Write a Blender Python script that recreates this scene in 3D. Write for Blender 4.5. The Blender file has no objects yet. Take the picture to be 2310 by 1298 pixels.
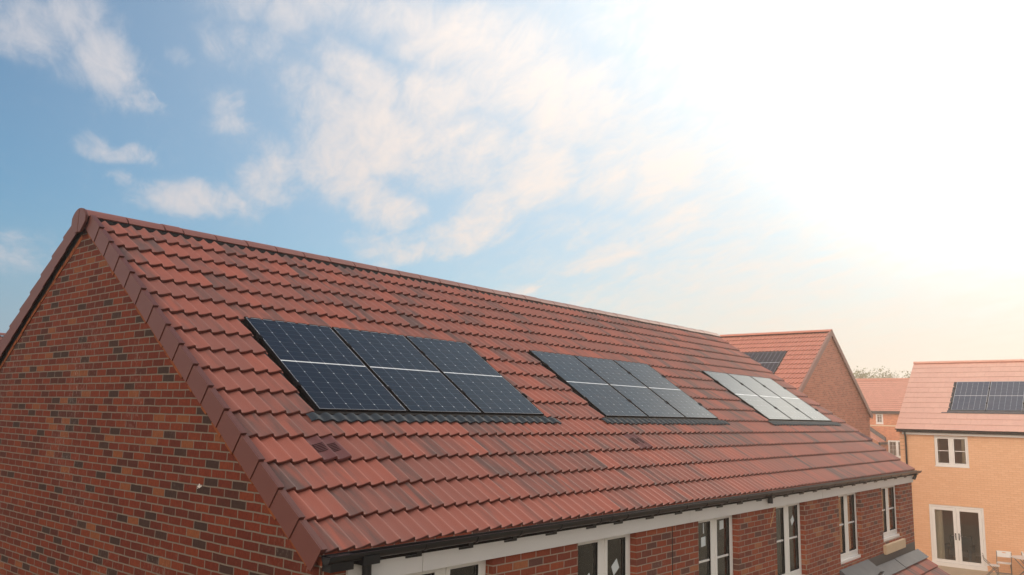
import bpy, math, random
from mathutils import Matrix, Vector
random.seed(7)
R = math.radians
sc = bpy.context.scene
C = bpy.context.scene.collection
ZO = 6.15                      # height of the solar panels' top edge above the ground
TH = 0.60129                   # pitch of the long roof
CT, ST = math.cos(TH), math.sin(TH)
TAN = math.tan(TH)
YW = -2.867                    # outer face of the long front wall
YR = 1.87                      # ridge line
XG = -0.975                    # outer face of the brick gable
XE = 14.62                     # far end of the front wall

# ------------------------------------------------------------------ materials
def new_mat(name):
    m = bpy.data.materials.new(name); m.use_nodes = True
    nt = m.node_tree; b = nt.nodes['Principled BSDF']
    return m, nt, b
class N:
    def __init__(s, nt): s.nt = nt
    def node(s, t, **k):
        n = s.nt.nodes.new(t)
        for a, v in k.items(): setattr(n, a, v)
        return n
    def put(s, sock, v):
        if hasattr(v, 'is_linked') or isinstance(v, bpy.types.NodeSocket): s.nt.links.new(v, sock)
        else: sock.default_value = v
    def m(s, op, a, b=None, c=None, clamp=False):
        n = s.node('ShaderNodeMath', operation=op, use_clamp=clamp)
        s.put(n.inputs[0], a)
        if b is not None: s.put(n.inputs[1], b)
        if c is not None: s.put(n.inputs[2], c)
        return n.outputs[0]
    def mix(s, f, a, b, blend='MIX'):
        n = s.node('ShaderNodeMix', data_type='RGBA', blend_type=blend)
        s.put(n.inputs[0], f)
        for i, v in ((6, a), (7, b)):
            if isinstance(v, (tuple, list)): v = (*v[:3], 1)
            s.put(n.inputs[i], v)
        return n.outputs[2]
    def noise(s, vec, scale, detail=3, rough=.55, dist=0.):
        n = s.node('ShaderNodeTexNoise')
        if vec is not None: s.nt.links.new(vec, n.inputs['Vector'])
        n.inputs['Scale'].default_value = scale; n.inputs['Detail'].default_value = detail
        n.inputs['Roughness'].default_value = rough; n.inputs['Distortion'].default_value = dist
        return n.outputs['Fac']
    def ramp(s, f, stops, interp='LINEAR'):
        n = s.node('ShaderNodeValToRGB'); s.nt.links.new(f, n.inputs[0])
        cr = n.color_ramp; cr.interpolation = interp
        while len(cr.elements) < len(stops): cr.elements.new(.5)
        for e, (p, c) in zip(cr.elements, stops):
            e.position = p; e.color = (*c, 1) if len(c) == 3 else c
        return n.outputs[0]
    def mrange(s, v, a, b, c=0., d=1., smooth=True):
        n = s.node('ShaderNodeMapRange', interpolation_type='SMOOTHSTEP' if smooth else 'LINEAR')
        s.put(n.inputs[0], v)
        for i, x in ((1, a), (2, b), (3, c), (4, d)): n.inputs[i].default_value = x
        return n.outputs[0]
    def xyz(s, v):
        n = s.node('ShaderNodeSeparateXYZ'); s.nt.links.new(v, n.inputs[0]); return n.outputs
    def comb(s, x, y, z):
        n = s.node('ShaderNodeCombineXYZ')
        for i, v in enumerate((x, y, z)): s.put(n.inputs[i], v)
        return n.outputs[0]
    def obj(s): return s.node('ShaderNodeTexCoord').outputs['Object']
    def bump(s, h, strength, dist):
        n = s.node('ShaderNodeBump'); s.nt.links.new(h, n.inputs['Height'])
        n.inputs['Strength'].default_value = strength; n.inputs['Distance'].default_value = dist
        return n.outputs[0]

def plain(name, col, rough=.5, var=.12, scale=6., spec=.5, metal=0., bump=0., bscale=60.):
    m, nt, b = new_mat(name); n = N(nt); o = n.obj()
    f = n.noise(o, scale, 4)
    lo = tuple(c*(1-var) for c in col); hi = tuple(min(1, c*(1+var)) for c in col)
    nt.links.new(n.mix(f, lo, hi), b.inputs['Base Color'])
    b.inputs['Roughness'].default_value = rough
    b.inputs['Specular IOR Level'].default_value = spec
    b.inputs['Metallic'].default_value = metal
    if bump: nt.links.new(n.bump(n.noise(o, bscale, 3), .6, bump), b.inputs['Normal'])
    return m

def brick(name, palette, mortar, drag=.35, wash=.0, mcol_var=.25, bumpd=.006, bw=.225, rh=.075, ms=.0052):
    m, nt, b = new_mat(name); n = N(nt); o = n.obj()
    x, y, z = n.xyz(o)
    h = n.m('ADD', x, y)
    # hand-laid wander of the courses and the face edges
    wob = n.m('MULTIPLY', n.m('SUBTRACT', n.noise(o, 7., 2), .5), .012)
    wob2 = n.m('MULTIPLY', n.m('SUBTRACT', n.noise(o, 5.3, 2), .5), .010)
    v = n.comb(n.m('ADD', h, wob), n.m('ADD', z, wob2), 0.)
    t = n.node('ShaderNodeTexBrick', offset=.5, squash=1.)
    nt.links.new(v, t.inputs['Vector'])
    for k, val in (('Scale', 1.), ('Mortar Size', ms), ('Mortar Smooth', .25), ('Bias', 0.), ('Brick Width', bw), ('Row Height', rh)):
        t.inputs[k].default_value = val
    t.inputs['Color1'].default_value = (0, 0, 0, 1); t.inputs['Color2'].default_value = (1, 1, 1, 1); t.inputs['Mortar'].default_value = (0, 0, 0, 1)
    rnd = n.node('ShaderNodeSeparateColor'); nt.links.new(t.outputs['Color'], rnd.inputs[0])
    base = n.ramp(rnd.outputs[0], palette, 'CONSTANT')
    # dragged texture: streaky vertical scratches, differs per brick
    sv = n.comb(n.m('MULTIPLY', h, 60.), n.m('MULTIPLY', z, 26.), n.m('MULTIPLY', rnd.outputs[0], 90.))
    st = n.noise(sv, 1., 4, .65)
    fine = n.noise(o, 130., 3, .7)
    k = n.m('ADD', n.m('MULTIPLY', n.m('SUBTRACT', st, .5), 2*drag), n.m('MULTIPLY', n.m('SUBTRACT', fine, .5), .5))
    col = n.mix(n.m('ADD', k, .5, clamp=True), n.mix(1., base, (.42, .36, .34), 'MULTIPLY'), n.mix(1., base, (1.75, 1.9, 1.9), 'MULTIPLY'))
    col = n.mix(.7, base, col)
    if wash:
        # pale lime bloom in scattered patches
        wv = n.mrange(n.noise(o, .9, 3), .52, .72)
        wf = n.m('MULTIPLY', wv, n.mrange(n.noise(sv, .7, 4, .7), .5, .75))
        col = n.mix(n.m('MULTIPLY', wf, wash), col, (.62, .52, .47))
    mo = n.mix(n.noise(o, 30., 3), tuple(c*(1-mcol_var) for c in mortar), tuple(c*(1+mcol_var) for c in mortar))
    nt.links.new(n.mix(t.outputs['Fac'], col, mo), b.inputs['Base Color'])
    b.inputs['Roughness'].default_value = .88; b.inputs['Specular IOR Level'].default_value = .25
    hgt = n.m('ADD', n.m('SUBTRACT', 1., t.outputs['Fac']), n.m('MULTIPLY', st, .55))
    nt.links.new(n.bump(hgt, .8, bumpd), b.inputs['Normal'])
    return m

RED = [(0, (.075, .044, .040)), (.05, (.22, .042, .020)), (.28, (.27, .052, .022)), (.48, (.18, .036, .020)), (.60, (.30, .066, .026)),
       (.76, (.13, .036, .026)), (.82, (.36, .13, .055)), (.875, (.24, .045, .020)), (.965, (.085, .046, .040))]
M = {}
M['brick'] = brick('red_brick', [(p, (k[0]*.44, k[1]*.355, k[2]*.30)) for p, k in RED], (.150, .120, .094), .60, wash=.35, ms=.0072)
M['brick_front'] = brick('red_front_brick', [(p, tuple(.7*c*1.05+.3*q for c, q in zip(k, (.26, .075, .045)))) for p, k in RED], (.36, .27, .21), .32, wash=.25, ms=.0066)
M['brick_tan'] = brick('buff_brick', [(0, (.78, .43, .25)), (.2, (.80, .45, .268)), (.45, (.79, .44, .258)), (.7, (.81, .46, .275)), (.9, (.77, .42, .243))], (.73, .405, .24), .05, mcol_var=.1, bumpd=.004)
M['brick_far'] = brick('orange_brick', [(0, (.58, .19, .09)), (.3, (.66, .235, .115)), (.6, (.62, .205, .10)), (.85, (.54, .17, .085))], (.60, .38, .26), .15, bumpd=.003)
M['brick_rear'] = brick('brown_red_brick', [(0, (.50, .19, .125)), (.3, (.56, .215, .14)), (.6, (.60, .24, .155)), (.85, (.46, .17, .115))], (.66, .46, .35), .2, bumpd=.004)

def tile_mat(name, red, brown, dark, dark_amt=.35, rough=.76, streak=1., front_tone=(.15, .040, .028)):
    m, nt, b = new_mat(name); n = N(nt); o = n.obj()
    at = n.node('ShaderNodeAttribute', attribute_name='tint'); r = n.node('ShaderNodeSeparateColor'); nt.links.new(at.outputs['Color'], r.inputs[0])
    x, y, z = n.xyz(o)
    off = n.m('MULTIPLY', r.outputs[2], 57.)
    v = n.comb(n.m('ADD', n.m('MULTIPLY', x, 10.5), off), n.m('ADD', n.m('MULTIPLY', y, 1.2), off), n.m('MULTIPLY', r.outputs[0], 31.))
    s1 = n.noise(v, 1., 3, .55, .3)
    v2 = n.comb(n.m('ADD', n.m('MULTIPLY', x, 60.), off), n.m('MULTIPLY', y, 5.), off)
    s2 = n.noise(v2, 1., 3, .6)
    base = n.mix(r.outputs[0], red, brown)
    thr = n.m('SUBTRACT', .758, n.m('MULTIPLY', r.outputs[1], dark_amt))
    f = n.m('DIVIDE', n.m('SUBTRACT', n.m('ADD', n.m('MULTIPLY', s1, .85), n.m('MULTIPLY', s2, .15)), n.m('SUBTRACT', thr, .11)), .25, clamp=True)
    col = n.mix(n.m('MULTIPLY', f, .86*streak), base, dark)
    fine = n.noise(o, 240., 2, .6); mid = n.noise(o, 9., 3)
    col = n.mix(n.m('MULTIPLY', fine, .35), col, n.mix(.5, col, (.55, .42, .38)))
    col = n.mix(n.m('MULTIPLY', n.m('SUBTRACT', mid, .35, clamp=True), .5), col, n.mix(.5, col, (.20, .12, .11)))
    col = n.mix(n.m('SUBTRACT', 1., at.outputs['Alpha']), col, n.mix(mid, front_tone, tuple(c*.6 for c in front_tone)))  # front edges painted darker, standing in for their shade
    nt.links.new(col, b.inputs['Base Color'])
    nt.links.new(n.m('SUBTRACT', rough, n.m('MULTIPLY', s1, .18)), b.inputs['Roughness'])
    b.inputs['Specular IOR Level'].default_value = .35
    nt.links.new(n.bump(n.m('ADD', n.m('MULTIPLY', fine, .5), s2), .35, .0012), b.inputs['Normal'])
    return m
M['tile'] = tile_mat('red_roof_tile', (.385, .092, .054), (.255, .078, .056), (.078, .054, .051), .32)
M['tile_rear'] = tile_mat('plain_red_tile', (.70, .27, .185), (.65, .245, .17), (.46, .19, .14), .12, streak=.5, front_tone=(.34, .11, .07))
M['tile_tan'] = tile_mat('pink_flat_tile', (.88, .52, .41), (.84, .48, .38), (.74, .40, .31), .15, streak=.5, front_tone=(.64, .30, .22))
M['tile_far'] = tile_mat('orange_flat_tile', (.76, .32, .225), (.70, .285, .20), (.52, .22, .16), .15, streak=.5, front_tone=(.36, .12, .08))
M['verge'] = plain('brown_verge_plastic', (.115, .035, .027), .50, .12, 3., .3)
M['ridge'] = plain('ridge_tile_clay', (.22, .078, .064), .62, .18, 5., .4, bump=.001, bscale=160)
M['undercloak'] = plain('orange_undercloak', (.20, .055, .018), .85, .6, 9., .2, bump=.004, bscale=40)
M['black'] = plain('black_rubber', (.010, .010, .011), .8, .2, spec=.1)
M['gutter'] = plain('black_gutter_plastic', (.009, .010, .013), .30, .25, 3., .4)
M['white'] = plain('white_upvc', (.84, .81, .77), .38, .035, 2.5, .5)
M['fascia'] = plain('white_fascia', (.70, .67, .64), .45, .07, 1.7, .4)
M['tray'] = plain('grey_flashing_sheet', (.032, .043, .055), .7, .2, 8., .22)
M['frame'] = plain('black_anodised_frame', (.008, .008, .010), .8, .2, spec=.04)
M['lead'] = plain('lead_sheet', (.10, .104, .115), .75, .25, 3.5, .25, bump=.006, bscale=7)
M['stone'] = plain('buff_stone', (.62, .46, .30), .85, .12, 6., .3, bump=.002, bscale=50)
M['vent'] = plain('purple_brown_vent', (.15, .054, .054), .75, .12, 5.)
M['vent_dark'] = plain('dark_vent_mesh', (.085, .026, .028), .85, .2, 30.)
M['room'] = plain('dim_plaster', (.55, .50, .44), .9, .08)
M['roomfloor'] = plain('brown_carpet', (.16, .12, .09), .95, .2)
M['curtain'] = plain('cream_curtain', (.80, .72, .58), .9, .06, 3., .1)
M['sticker'] = plain('white_paper_sticker', (.72, .76, .76), .7, .06, 20.)
M['metal'] = plain('grey_tube_steel', (.22, .21, .20), .4, .15, metal=.6)
M['plastic'] = plain('white_chair_plastic', (.80, .77, .73), .45, .04)
M['chrome'] = plain('steel_handle', (.55, .54, .52), .3, .1, metal=1.)
M['patio'] = plain('buff_paving', (.52, .42, .30), .9, .12, 4., .2, bump=.003, bscale=30)
M['ground'] = plain('yard_ground', (.22, .20, .15), .95, .35, .35, .2, bump=.02, bscale=4)
M['cream'] = plain('cream_band', (.75, .60, .42), .8, .08)
M['mortar'] = plain('pale_mortar_smear', (.62, .56, .52), .9, .2, 60.)
M['darkgap'] = plain('dark_joint_and_shade', (.02, .018, .016), .9, .2)
M['bark'] = plain('bark', (.10, .08, .06), .95, .3, 20.)
M['leaf'] = plain('spring_leaves', (.21, .21, .09), .7, .45, 1.5, .3)
M['leaf2'] = plain('olive_leaves', (.19, .175, .095), .7, .45, 1.5, .3)

def glass_mat(name, tint=(.02, .02, .02), opaque=.35):
    m, nt, b = new_mat(name); n = N(nt)
    out = nt.nodes['Material Output']
    nt.nodes.remove(b)
    fr = n.node('ShaderNodeFresnel'); fr.inputs['IOR'].default_value = 1.52
    gl = n.node('ShaderNodeBsdfGlossy'); gl.inputs['Roughness'].default_value = .015; gl.inputs['Color'].default_value = (.95, .95, .95, 1)
    tr = n.node('ShaderNodeBsdfTransparent'); tr.inputs['Color'].default_value = (.93, .94, .93, 1)
    geo = n.node('ShaderNodeTexCoord')
    bp = n.bump(n.noise(geo.outputs['Object'], 1.6, 2), .25, .02); nt.links.new(bp, gl.inputs['Normal'])
    mx = n.node('ShaderNodeMixShader')
    nt.links.new(n.m('MULTIPLY', fr.outputs[0], 1.5, clamp=True), mx.inputs[0])
    nt.links.new(tr.outputs[0], mx.inputs[1]); nt.links.new(gl.outputs[0], mx.inputs[2])
    nt.links.new(mx.outputs[0], out.inputs['Surface'])
    return m
M['glass'] = glass_mat('window_glass')

PW, PH, PG = 1.134, 1.722, .034
def panel_mat(name='solar_cells', k=1., lk=1., h=(1., 1., 1.)):
    m, nt, b = new_mat(name); n = N(nt); o = n.obj()
    x, y, z = n.xyz(o)
    mg = .018
    cu = (PW-2*mg)/6; half = PH/2; gap = .008; cv = (half-mg-gap)/9
    u = n.m('SUBTRACT', x, mg)
    fu = n.m('FRACT', n.m('DIVIDE', u, cu)); du = n.m('MULTIPLY', n.m('MINIMUM', fu, n.m('SUBTRACT', 1., fu)), cu)
    vm = n.m('SUBTRACT', n.m('ABSOLUTE', n.m('SUBTRACT', y, half)), gap)
    fv = n.m('FRACT', n.m('DIVIDE', vm, cv)); dv = n.m('MULTIPLY', n.m('MINIMUM', fv, n.m('SUBTRACT', 1., fv)), cv)
    f2 = n.m('FRACT', n.m('DIVIDE', n.m('ADD', vm, 0.), 2*cv)); dv2 = n.m('MULTIPLY', n.m('MINIMUM', f2, n.m('SUBTRACT', 1., f2)), 2*cv)
    col_line = n.m('LESS_THAN', du, .0016*lk)
    row_line = n.m('LESS_THAN', dv, .0014)
    fb = n.m('FRACT', n.m('DIVIDE', u, cu/9)); bus = n.m('LESS_THAN', n.m('MINIMUM', fb, n.m('SUBTRACT', 1., fb)), .035)
    dots = n.m('LESS_THAN', n.m('ADD', du, dv2), .0085)
    mid = n.m('LESS_THAN', vm, 0.)
    edge = n.m('MAXIMUM', n.m('LESS_THAN', n.m('MINIMUM', u, n.m('SUBTRACT', PW-2*mg, u)), 0.), n.m('LESS_THAN', n.m('SUBTRACT', half-mg-gap, vm), 0.))
    cellv = n.noise(n.comb(n.m('MULTIPLY', n.m('FLOOR', n.m('DIVIDE', u, cu)), 3.7), n.m('MULTIPLY', n.m('FLOOR', n.m('DIVIDE', vm, cv)), 5.1), 0.), 1., 0)
    cell = n.mix(cellv, (.0055*k*h[0], .0105*k*h[1], .0235*k*h[2]), (.0085*k*h[0], .0150*k*h[1], .0315*k*h[2]))
    c = n.mix(n.m('MULTIPLY', bus, .10), cell, (.10, .11, .13))
    c = n.mix(n.m('MULTIPLY', row_line, .28), c, (.22, .25, .30))
    c = n.mix(n.m('MULTIPLY', col_line, min(1., .52*lk)), c, (.36, .40, .45))
    c = n.mix(n.m('MULTIPLY', dots, .75), c, (.80, .82, .84)); c = n.mix(mid, c, (.80, .82, .84))
    c = n.mix(edge, c, (.55, .57, .60))
    nt.links.new(c, b.inputs['Base Color'])
    b.inputs['Roughness'].default_value = .6; b.inputs['Specular IOR Level'].default_value = .0
    dust = n.noise(o, 3., 4)
    gl = n.node('ShaderNodeBsdfGlossy'); gl.inputs['Color'].default_value = (.80, .91, 1., 1)
    nt.links.new(n.m('ADD', .05, n.m('MULTIPLY', dust, .06)), gl.inputs['Roughness'])
    nt.links.new(n.bump(n.noise(o, 1.3, 2), .10, .01), gl.inputs['Normal'])
    fr = n.node('ShaderNodeFresnel'); fr.inputs['IOR'].default_value = 1.42
    mx = n.node('ShaderNodeMixShader')
    nt.links.new(n.m('MULTIPLY', fr.outputs[0], .44), mx.inputs[0]); nt.links.new(b.outputs[0], mx.inputs[1]); nt.links.new(gl.outputs[0], mx.inputs[2])
    nt.links.new(mx.outputs[0], nt.nodes['Material Output'].inputs['Surface'])
    return m
M['cells'] = panel_mat()
M['cells_haze_blue'] = panel_mat('hazed_blue_cells', 11., 2.6, (1.0, .74, .50))  # lifted cell colour paints in the haze over the distant panels
M['cells_haze_grey'] = panel_mat('hazed_grey_cells', 5., 2.4, (1.3, .68, .40))  # weaker painted haze lift, for the rear roof's panels

# ------------------------------------------------------------------ mesh helpers
class MB:
    def __init__(s): s.v = []; s.f = []; s.t = []; s.cur = (0, 0, 0)
    def vert(s, *p): s.v.append(p); return len(s.v)-1
    def face(s, *i): s.f.append(i); s.t.append(s.cur)
    def box(s, x0, x1, y0, y1, z0, z1):
        b = len(s.v)
        for z in (z0, z1):
            for x, y in ((x0, y0), (x1, y0), (x1, y1), (x0, y1)): s.v.append((x, y, z))
        for q in ((3, 2, 1, 0), (4, 5, 6, 7), (0, 1, 5, 4), (1, 2, 6, 5), (2, 3, 7, 6), (3, 0, 4, 7)): s.face(*(b+k for k in q))
        return s
    def hexa(s, pts):                     # 8 points: bottom 4 then top 4, same winding
        b = len(s.v); s.v += [tuple(p) for p in pts]
        for q in ((3, 2, 1, 0), (4, 5, 6, 7), (0, 1, 5, 4), (1, 2, 6, 5), (2, 3, 7, 6), (3, 0, 4, 7)): s.face(*(b+k for k in q))
        return s
    def prism(s, poly, axis, a0, a1):     # polygon (2-D) extruded along an axis
        def P(q, a): return {'x': (a, q[0], q[1]), 'y': (q[0], a, q[1]), 'z': (q[0], q[1], a)}[axis]
        b = len(s.v); n = len(poly)
        s.v += [P(q, a0) for q in poly] + [P(q, a1) for q in poly]
        s.face(*range(b+n-1, b-1, -1)); s.face(*range(b+n, b+2*n))
        for i in range(n): s.face(b+i, b+(i+1) % n, b+n+(i+1) % n, b+n+i)
        return s
    def tube(s, pts, r, seg=10, r2=None):
        pts = [Vector(p) for p in pts]; rings = []
        for i, p in enumerate(pts):
            d = (pts[min(i+1, len(pts)-1)]-pts[max(i-1, 0)]).normalized()
            a = d.orthogonal().normalized() if i == 0 else (a - d*a.dot(d)).normalized()
            c = d.cross(a); rr = r if r2 is None else r+(r2-r)*i/(len(pts)-1)
            ring = []
            for k in range(seg):
                w = 2*math.pi*k/seg; ring.append(s.vert(*(p+(a*math.cos(w)+c*math.sin(w))*rr)))
            rings.append(ring)
        for A, B in zip(rings, rings[1:]):
            for k in range(seg): s.face(A[k], A[(k+1) % seg], B[(k+1) % seg], B[k])
        s.face(*rings[0][::-1]); s.face(*rings[-1])
        return s
    def mesh(s, name, mat, smooth=None, bevel=0):
        me = bpy.data.meshes.new(name); me.from_pydata(s.v, [], s.f)
        me.materials.append(mat)
        if any(tuple(t[:3]) != (0, 0, 0) for t in s.t):
            ca = me.color_attributes.new('tint', 'FLOAT_COLOR', 'CORNER')
            buf = []
            for f, t in zip(s.f, s.t): buf += [*t[:3], t[3] if len(t) > 3 else 1.]*len(f)
            ca.data.foreach_set('color', buf)
        if smooth is not None:
            me.polygons.foreach_set('use_smooth', [True]*len(me.polygons))
            me.set_sharp_from_angle(angle=R(smooth))
        me.update()
        return me

W = {}
def place(o, parent=None, mw=None):
    mw = mw or Matrix.Identity(4)
    C.objects.link(o)
    if parent is not None:
        o.parent = parent; o.matrix_parent_inverse = W[parent].inverted()
    o.matrix_basis = mw; W[o] = mw
    return o
def part(name, mb, mat, parent=None, smooth=None, mw=None, bevel=0., label=None):
    me = mb if isinstance(mb, bpy.types.Mesh) else mb.mesh(name, mat, smooth)
    o = bpy.data.objects.new(name, me); place(o, parent, mw)
    if bevel:
        md = o.modifiers.new('edge', 'BEVEL'); md.width = bevel; md.segments = 2; md.limit_method = 'ANGLE'; md.angle_limit = R(40)
    if label: o['label'] = label
    return o
def root(name, label, cat, loc, rot=None, group=None):
    o = bpy.data.objects.new(name, None); o.empty_display_size = .3
    mw = Matrix.Translation(loc) @ (rot or Matrix.Identity(4))
    place(o, None, mw); o['label'] = label; o['category'] = cat
    if group: o['group'] = group
    return o
def tag(o, label, cat, group=None):
    o['label'] = label; o['category'] = cat
    if group: o['group'] = group
    return o
def struct(o): o['kind'] = 'structure'; return o

# ------------------------------------------------------------------ roof coverings
ROLL = [(0, .0125), (.035, .0066), (.075, .0024), (.12, .0003), (.17, .0), (.30, .0034), (.45, .0095), (.60, .0180), (.72, .0262), (.80, .0315), (.86, .0342), (.90, .0338), (.935, .0300), (.965, .0228), (1., .0125)]
def roll_h(f):
    for (a, ha), (b, hb) in zip(ROLL, ROLL[1:]):
        if f <= b: return ha+(hb-ha)*(f-a)/(b-a)
    return 0.
def tiles(s0, s1, t_first, gauge, nrow, t_top, tw, rolls, holes=(), seed=1, lift=-.026, thick=.031, stagger=False, s_org=None, skip=()):
    """rows of tiles in roof coordinates: x along the eaves, y up the slope (y = -t), z out of the roof"""
    rg = random.Random(seed); mb = MB(); s_org = s0 if s_org is None else s_org
    for k in range(nrow):
        tf = t_first+k*gauge; tb = max(tf-gauge-.05, t_top)
        if tb >= tf-.02: continue
        spans = [(s0, s1)]
        for (a, b, ta, tc) in holes:
            if tf > ta+.08 and tf-gauge < tc-.15:
                ns = []
                for p, q in spans:
                    if a > p: ns.append((p, min(q, a)))
                    if b < q: ns.append((max(p, b), q))
                spans = [x for x in ns if x[1]-x[0] > .02]
        i0 = -1 if stagger and k % 2 else 0
        x = s_org-(tw/2 if stagger and k % 2 else 0); j = 0
        while x < s1:
            a, b = x, x+tw; x = b; j += 1
            r = (rg.random(), rg.random(), rg.random()); dt = rg.uniform(-.003, .003); dz = rg.uniform(-.0012, .0012); tilt = rg.uniform(-.002, .002)
            if (k, j) in skip: continue
            for p, q in spans:
                lo, hi = max(a, p), min(b, q)
                if hi-lo < .012: continue
                gapv = .0012
                xs = []
                if rolls:
                    rw = tw/rolls
                    for i in range(rolls):
                        for f, h in ROLL[:-1] if i < rolls-1 else ROLL: xs.append((a+(i+f)*rw, h))
                else: xs = [(a+gapv, 0.), ((a+b)/2, 0.), (b-gapv, 0.)]
                full = xs
                def hh(xx):
                    return roll_h(((xx-a)/rw) % 1.) if rolls else 0.
                xs = [w for w in full if lo-1e-6 <= w[0] <= hi+1e-6]
                if not xs or xs[0][0] > lo+.004: xs = [(lo, hh(lo))]+xs
                if xs[-1][0] < hi-.004: xs = xs+[(hi, hh(hi-1e-4))]
                mb.cur = (max(.001, r[0]), r[1], r[2])
                L = tf+dt-tb; drop = (thick+.006)*L/gauge
                rows_ = []
                for w, h in xs:
                    z = lift+h+dz+tilt*(w-a)/tw
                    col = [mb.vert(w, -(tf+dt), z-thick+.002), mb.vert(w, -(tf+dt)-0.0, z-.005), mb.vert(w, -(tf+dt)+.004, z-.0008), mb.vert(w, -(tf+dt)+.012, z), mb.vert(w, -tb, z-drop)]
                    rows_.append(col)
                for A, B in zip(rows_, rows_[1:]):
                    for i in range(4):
                        mb.cur = (*mb.cur[:3], 0. if i < 1 else (.45 if i < 2 else 1.))  # low alpha marks the front edge that gets the painted shade
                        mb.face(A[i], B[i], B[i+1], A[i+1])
                # underside lip and cut sides
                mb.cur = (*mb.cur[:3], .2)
                lip = [mb.vert(w, -(tf+dt)+.10, lift+h+dz-thick-.004) for (w, h) in xs]
                for i in range(len(xs)-1): mb.face(rows_[i+1][0], rows_[i][0], lip[i], lip[i+1])
                for e, sgn in ((0, 1), (-1, -1)):
                    c = rows_[e]; w, h = xs[e]
                    bot = mb.vert(w, -tb, lift+h+dz-drop-thick)
                    q4 = (c[0], c[1], c[2], c[3], c[4], bot)
                    mb.face(*(q4 if sgn < 0 else q4[::-1]))
    mb.cur = (0, 0, 0)
    return mb
def roofM(origin, pitch, rz=0.):
    return Matrix.Translation(origin) @ Matrix.Rotation(rz, 4, 'Z') @ Matrix.Rotation(pitch, 4, 'X')

# ------------------------------------------------------------------ solar panels
def make_panel(frame_mat):
    fr = MB(); d = .035; w = .012
    fr.box(0, PW, 0, w, -d, 0).box(0, PW, PH-w, PH, -d, 0).box(0, w, w, PH-w, -d, 0).box(PW-w, PW, w, PH-w, -d, 0)
    g = MB(); g.box(w, PW-w, w, PH-w, -.010, -.0025)
    cl = MB()
    cl.box(-PG/2-.022, -PG/2+.022, -.035, .035, -.02, .010); cl.box(-PG/2-.010, -PG/2+.010, -.012, .012, .010, .016)
    return fr.mesh('panel_frame', frame_mat), g.mesh('panel_glass', M['cells']), cl.mesh('panel_clamp', M['frame'])
FR_ME, GL_ME, CL_ME = make_panel(M['frame'])
FR_SILVER = make_panel(M['chrome'])[0]
GL_BLUE = GL_ME.copy(); GL_BLUE.materials[0] = M['cells_haze_blue']
GL_GREY = GL_ME.copy(); GL_GREY.materials[0] = M['cells_haze_grey']
def solar_panel(mw, label, group, clamps=(True, False), frame=None, glass=None):
    r = bpy.data.objects.new('solar_panel', None); r.empty_display_size = .2
    place(r, None, mw); tag(r, label, 'solar panel', group)
    for nm, me in (('frame', frame or FR_ME), ('cell_glass', glass or GL_ME)):
        o = bpy.data.objects.new(nm, me); C.objects.link(o); o.parent = r
    xs = [0.]+([PW+PG] if clamps[1] else [])
    for x in xs:
        for v in (.42, 1.30):
            o = bpy.data.objects.new('clamp', CL_ME); C.objects.link(o); o.parent = r; o.location = (x, v, 0)
    return r

# ================================================================== THE LONG HOUSE
ROOF0 = roofM((0, 0, ZO), TH)
house = root('brick_house', 'long red brick house in front with three trios of solar panels on its roof', 'house', (6.8, 0, 0))
GA, T0 = .3480, -1.690                    # tile gauge and first visible course
NROW = 17
ARR = [(0., 3.47), (4.892, 4.892+3.47), (10.565, 10.565+3.47)]
holes = [(a-.042, b+.012, -.02, 1.80) for a, b in ARR]
VENTS = []
tw = .305
S0, S1 = -.985, 14.93
vent_cells = {}
for xv in (-.40, 4.90, 14.55):
    j = int(round((xv-S0)/tw)); vent_cells[(13, j+1)] = S0+j*tw
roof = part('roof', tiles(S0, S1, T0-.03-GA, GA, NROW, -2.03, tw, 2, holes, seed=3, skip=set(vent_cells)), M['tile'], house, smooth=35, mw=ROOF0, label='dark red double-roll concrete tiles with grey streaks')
# back slope, hidden from the photograph's side
backM = roofM((13.94, 2*YR, ZO), TH, math.pi)
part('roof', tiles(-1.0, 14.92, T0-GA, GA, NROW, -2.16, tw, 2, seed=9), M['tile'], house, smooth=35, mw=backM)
u = MB()
zl = -.085/CT
u.prism([(YW-.03, ZO+(YW-.03)*TAN+zl), (YR, ZO+YR*TAN+zl), (2*YR-YW+.03, ZO+(YW-.03)*TAN+zl), (2*YR-YW+.03, ZO+(YW-.03)*TAN+zl-.02), (YR, ZO+YR*TAN+zl-.02), (YW-.03, ZO+(YW-.03)*TAN+zl-.02)], 'x', -.96, 14.80)
part('roof_underlay', u, M['black'], house)
# ridge tiles
XR0, XR1 = -1.04, 15.0
zc = ZO+1.255
def arch(hw=.182, rise=.102, n=11):
    rad = (hw*hw+rise*rise)/(2*rise); out = []
    a = math.asin(hw/rad)
    for i in range(n):
        w = -a+2*a*i/(n-1); out.append((rad*math.sin(w), rad*math.cos(w)-rad))
    return out
prof = arch()
xx = XR0
rgr = random.Random(4)
lens = [.46]
first = True
while xx < XR1-.05:
    L = .45 if not first else .47
    if abs(xx-(XR0+.47+.45*1)) < .02: L = .24         # one cut ridge tile near the gable
    x1 = min(xx+L-.017, XR1); dzr = rgr.uniform(-.004, .004)
    mb = MB(); n = len(prof)
    mb.cur = (rgr.uniform(.1, .9), 0, rgr.random())
    outer = [(YR+p[0], zc+p[1]+dzr) for p in prof]; inner = [(YR+p[0]*.90, zc+p[1]-.018+dzr) for p in prof]
    mb.prism(outer+inner[::-1], 'x', xx, x1)
    part('ridge_tile', mb, M['ridge'], roof, smooth=40)
    xx += L; first = False
mb = MB()
mb.prism([(YR+p[0]*.95, zc+p[1]-.012) for p in prof]+[(YR+.21, zc-.165), (YR-.21, zc-.165)], 'x', XR0+.05, XR1-.02)
part('ridge_roll', mb, M['black'], roof)
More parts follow.
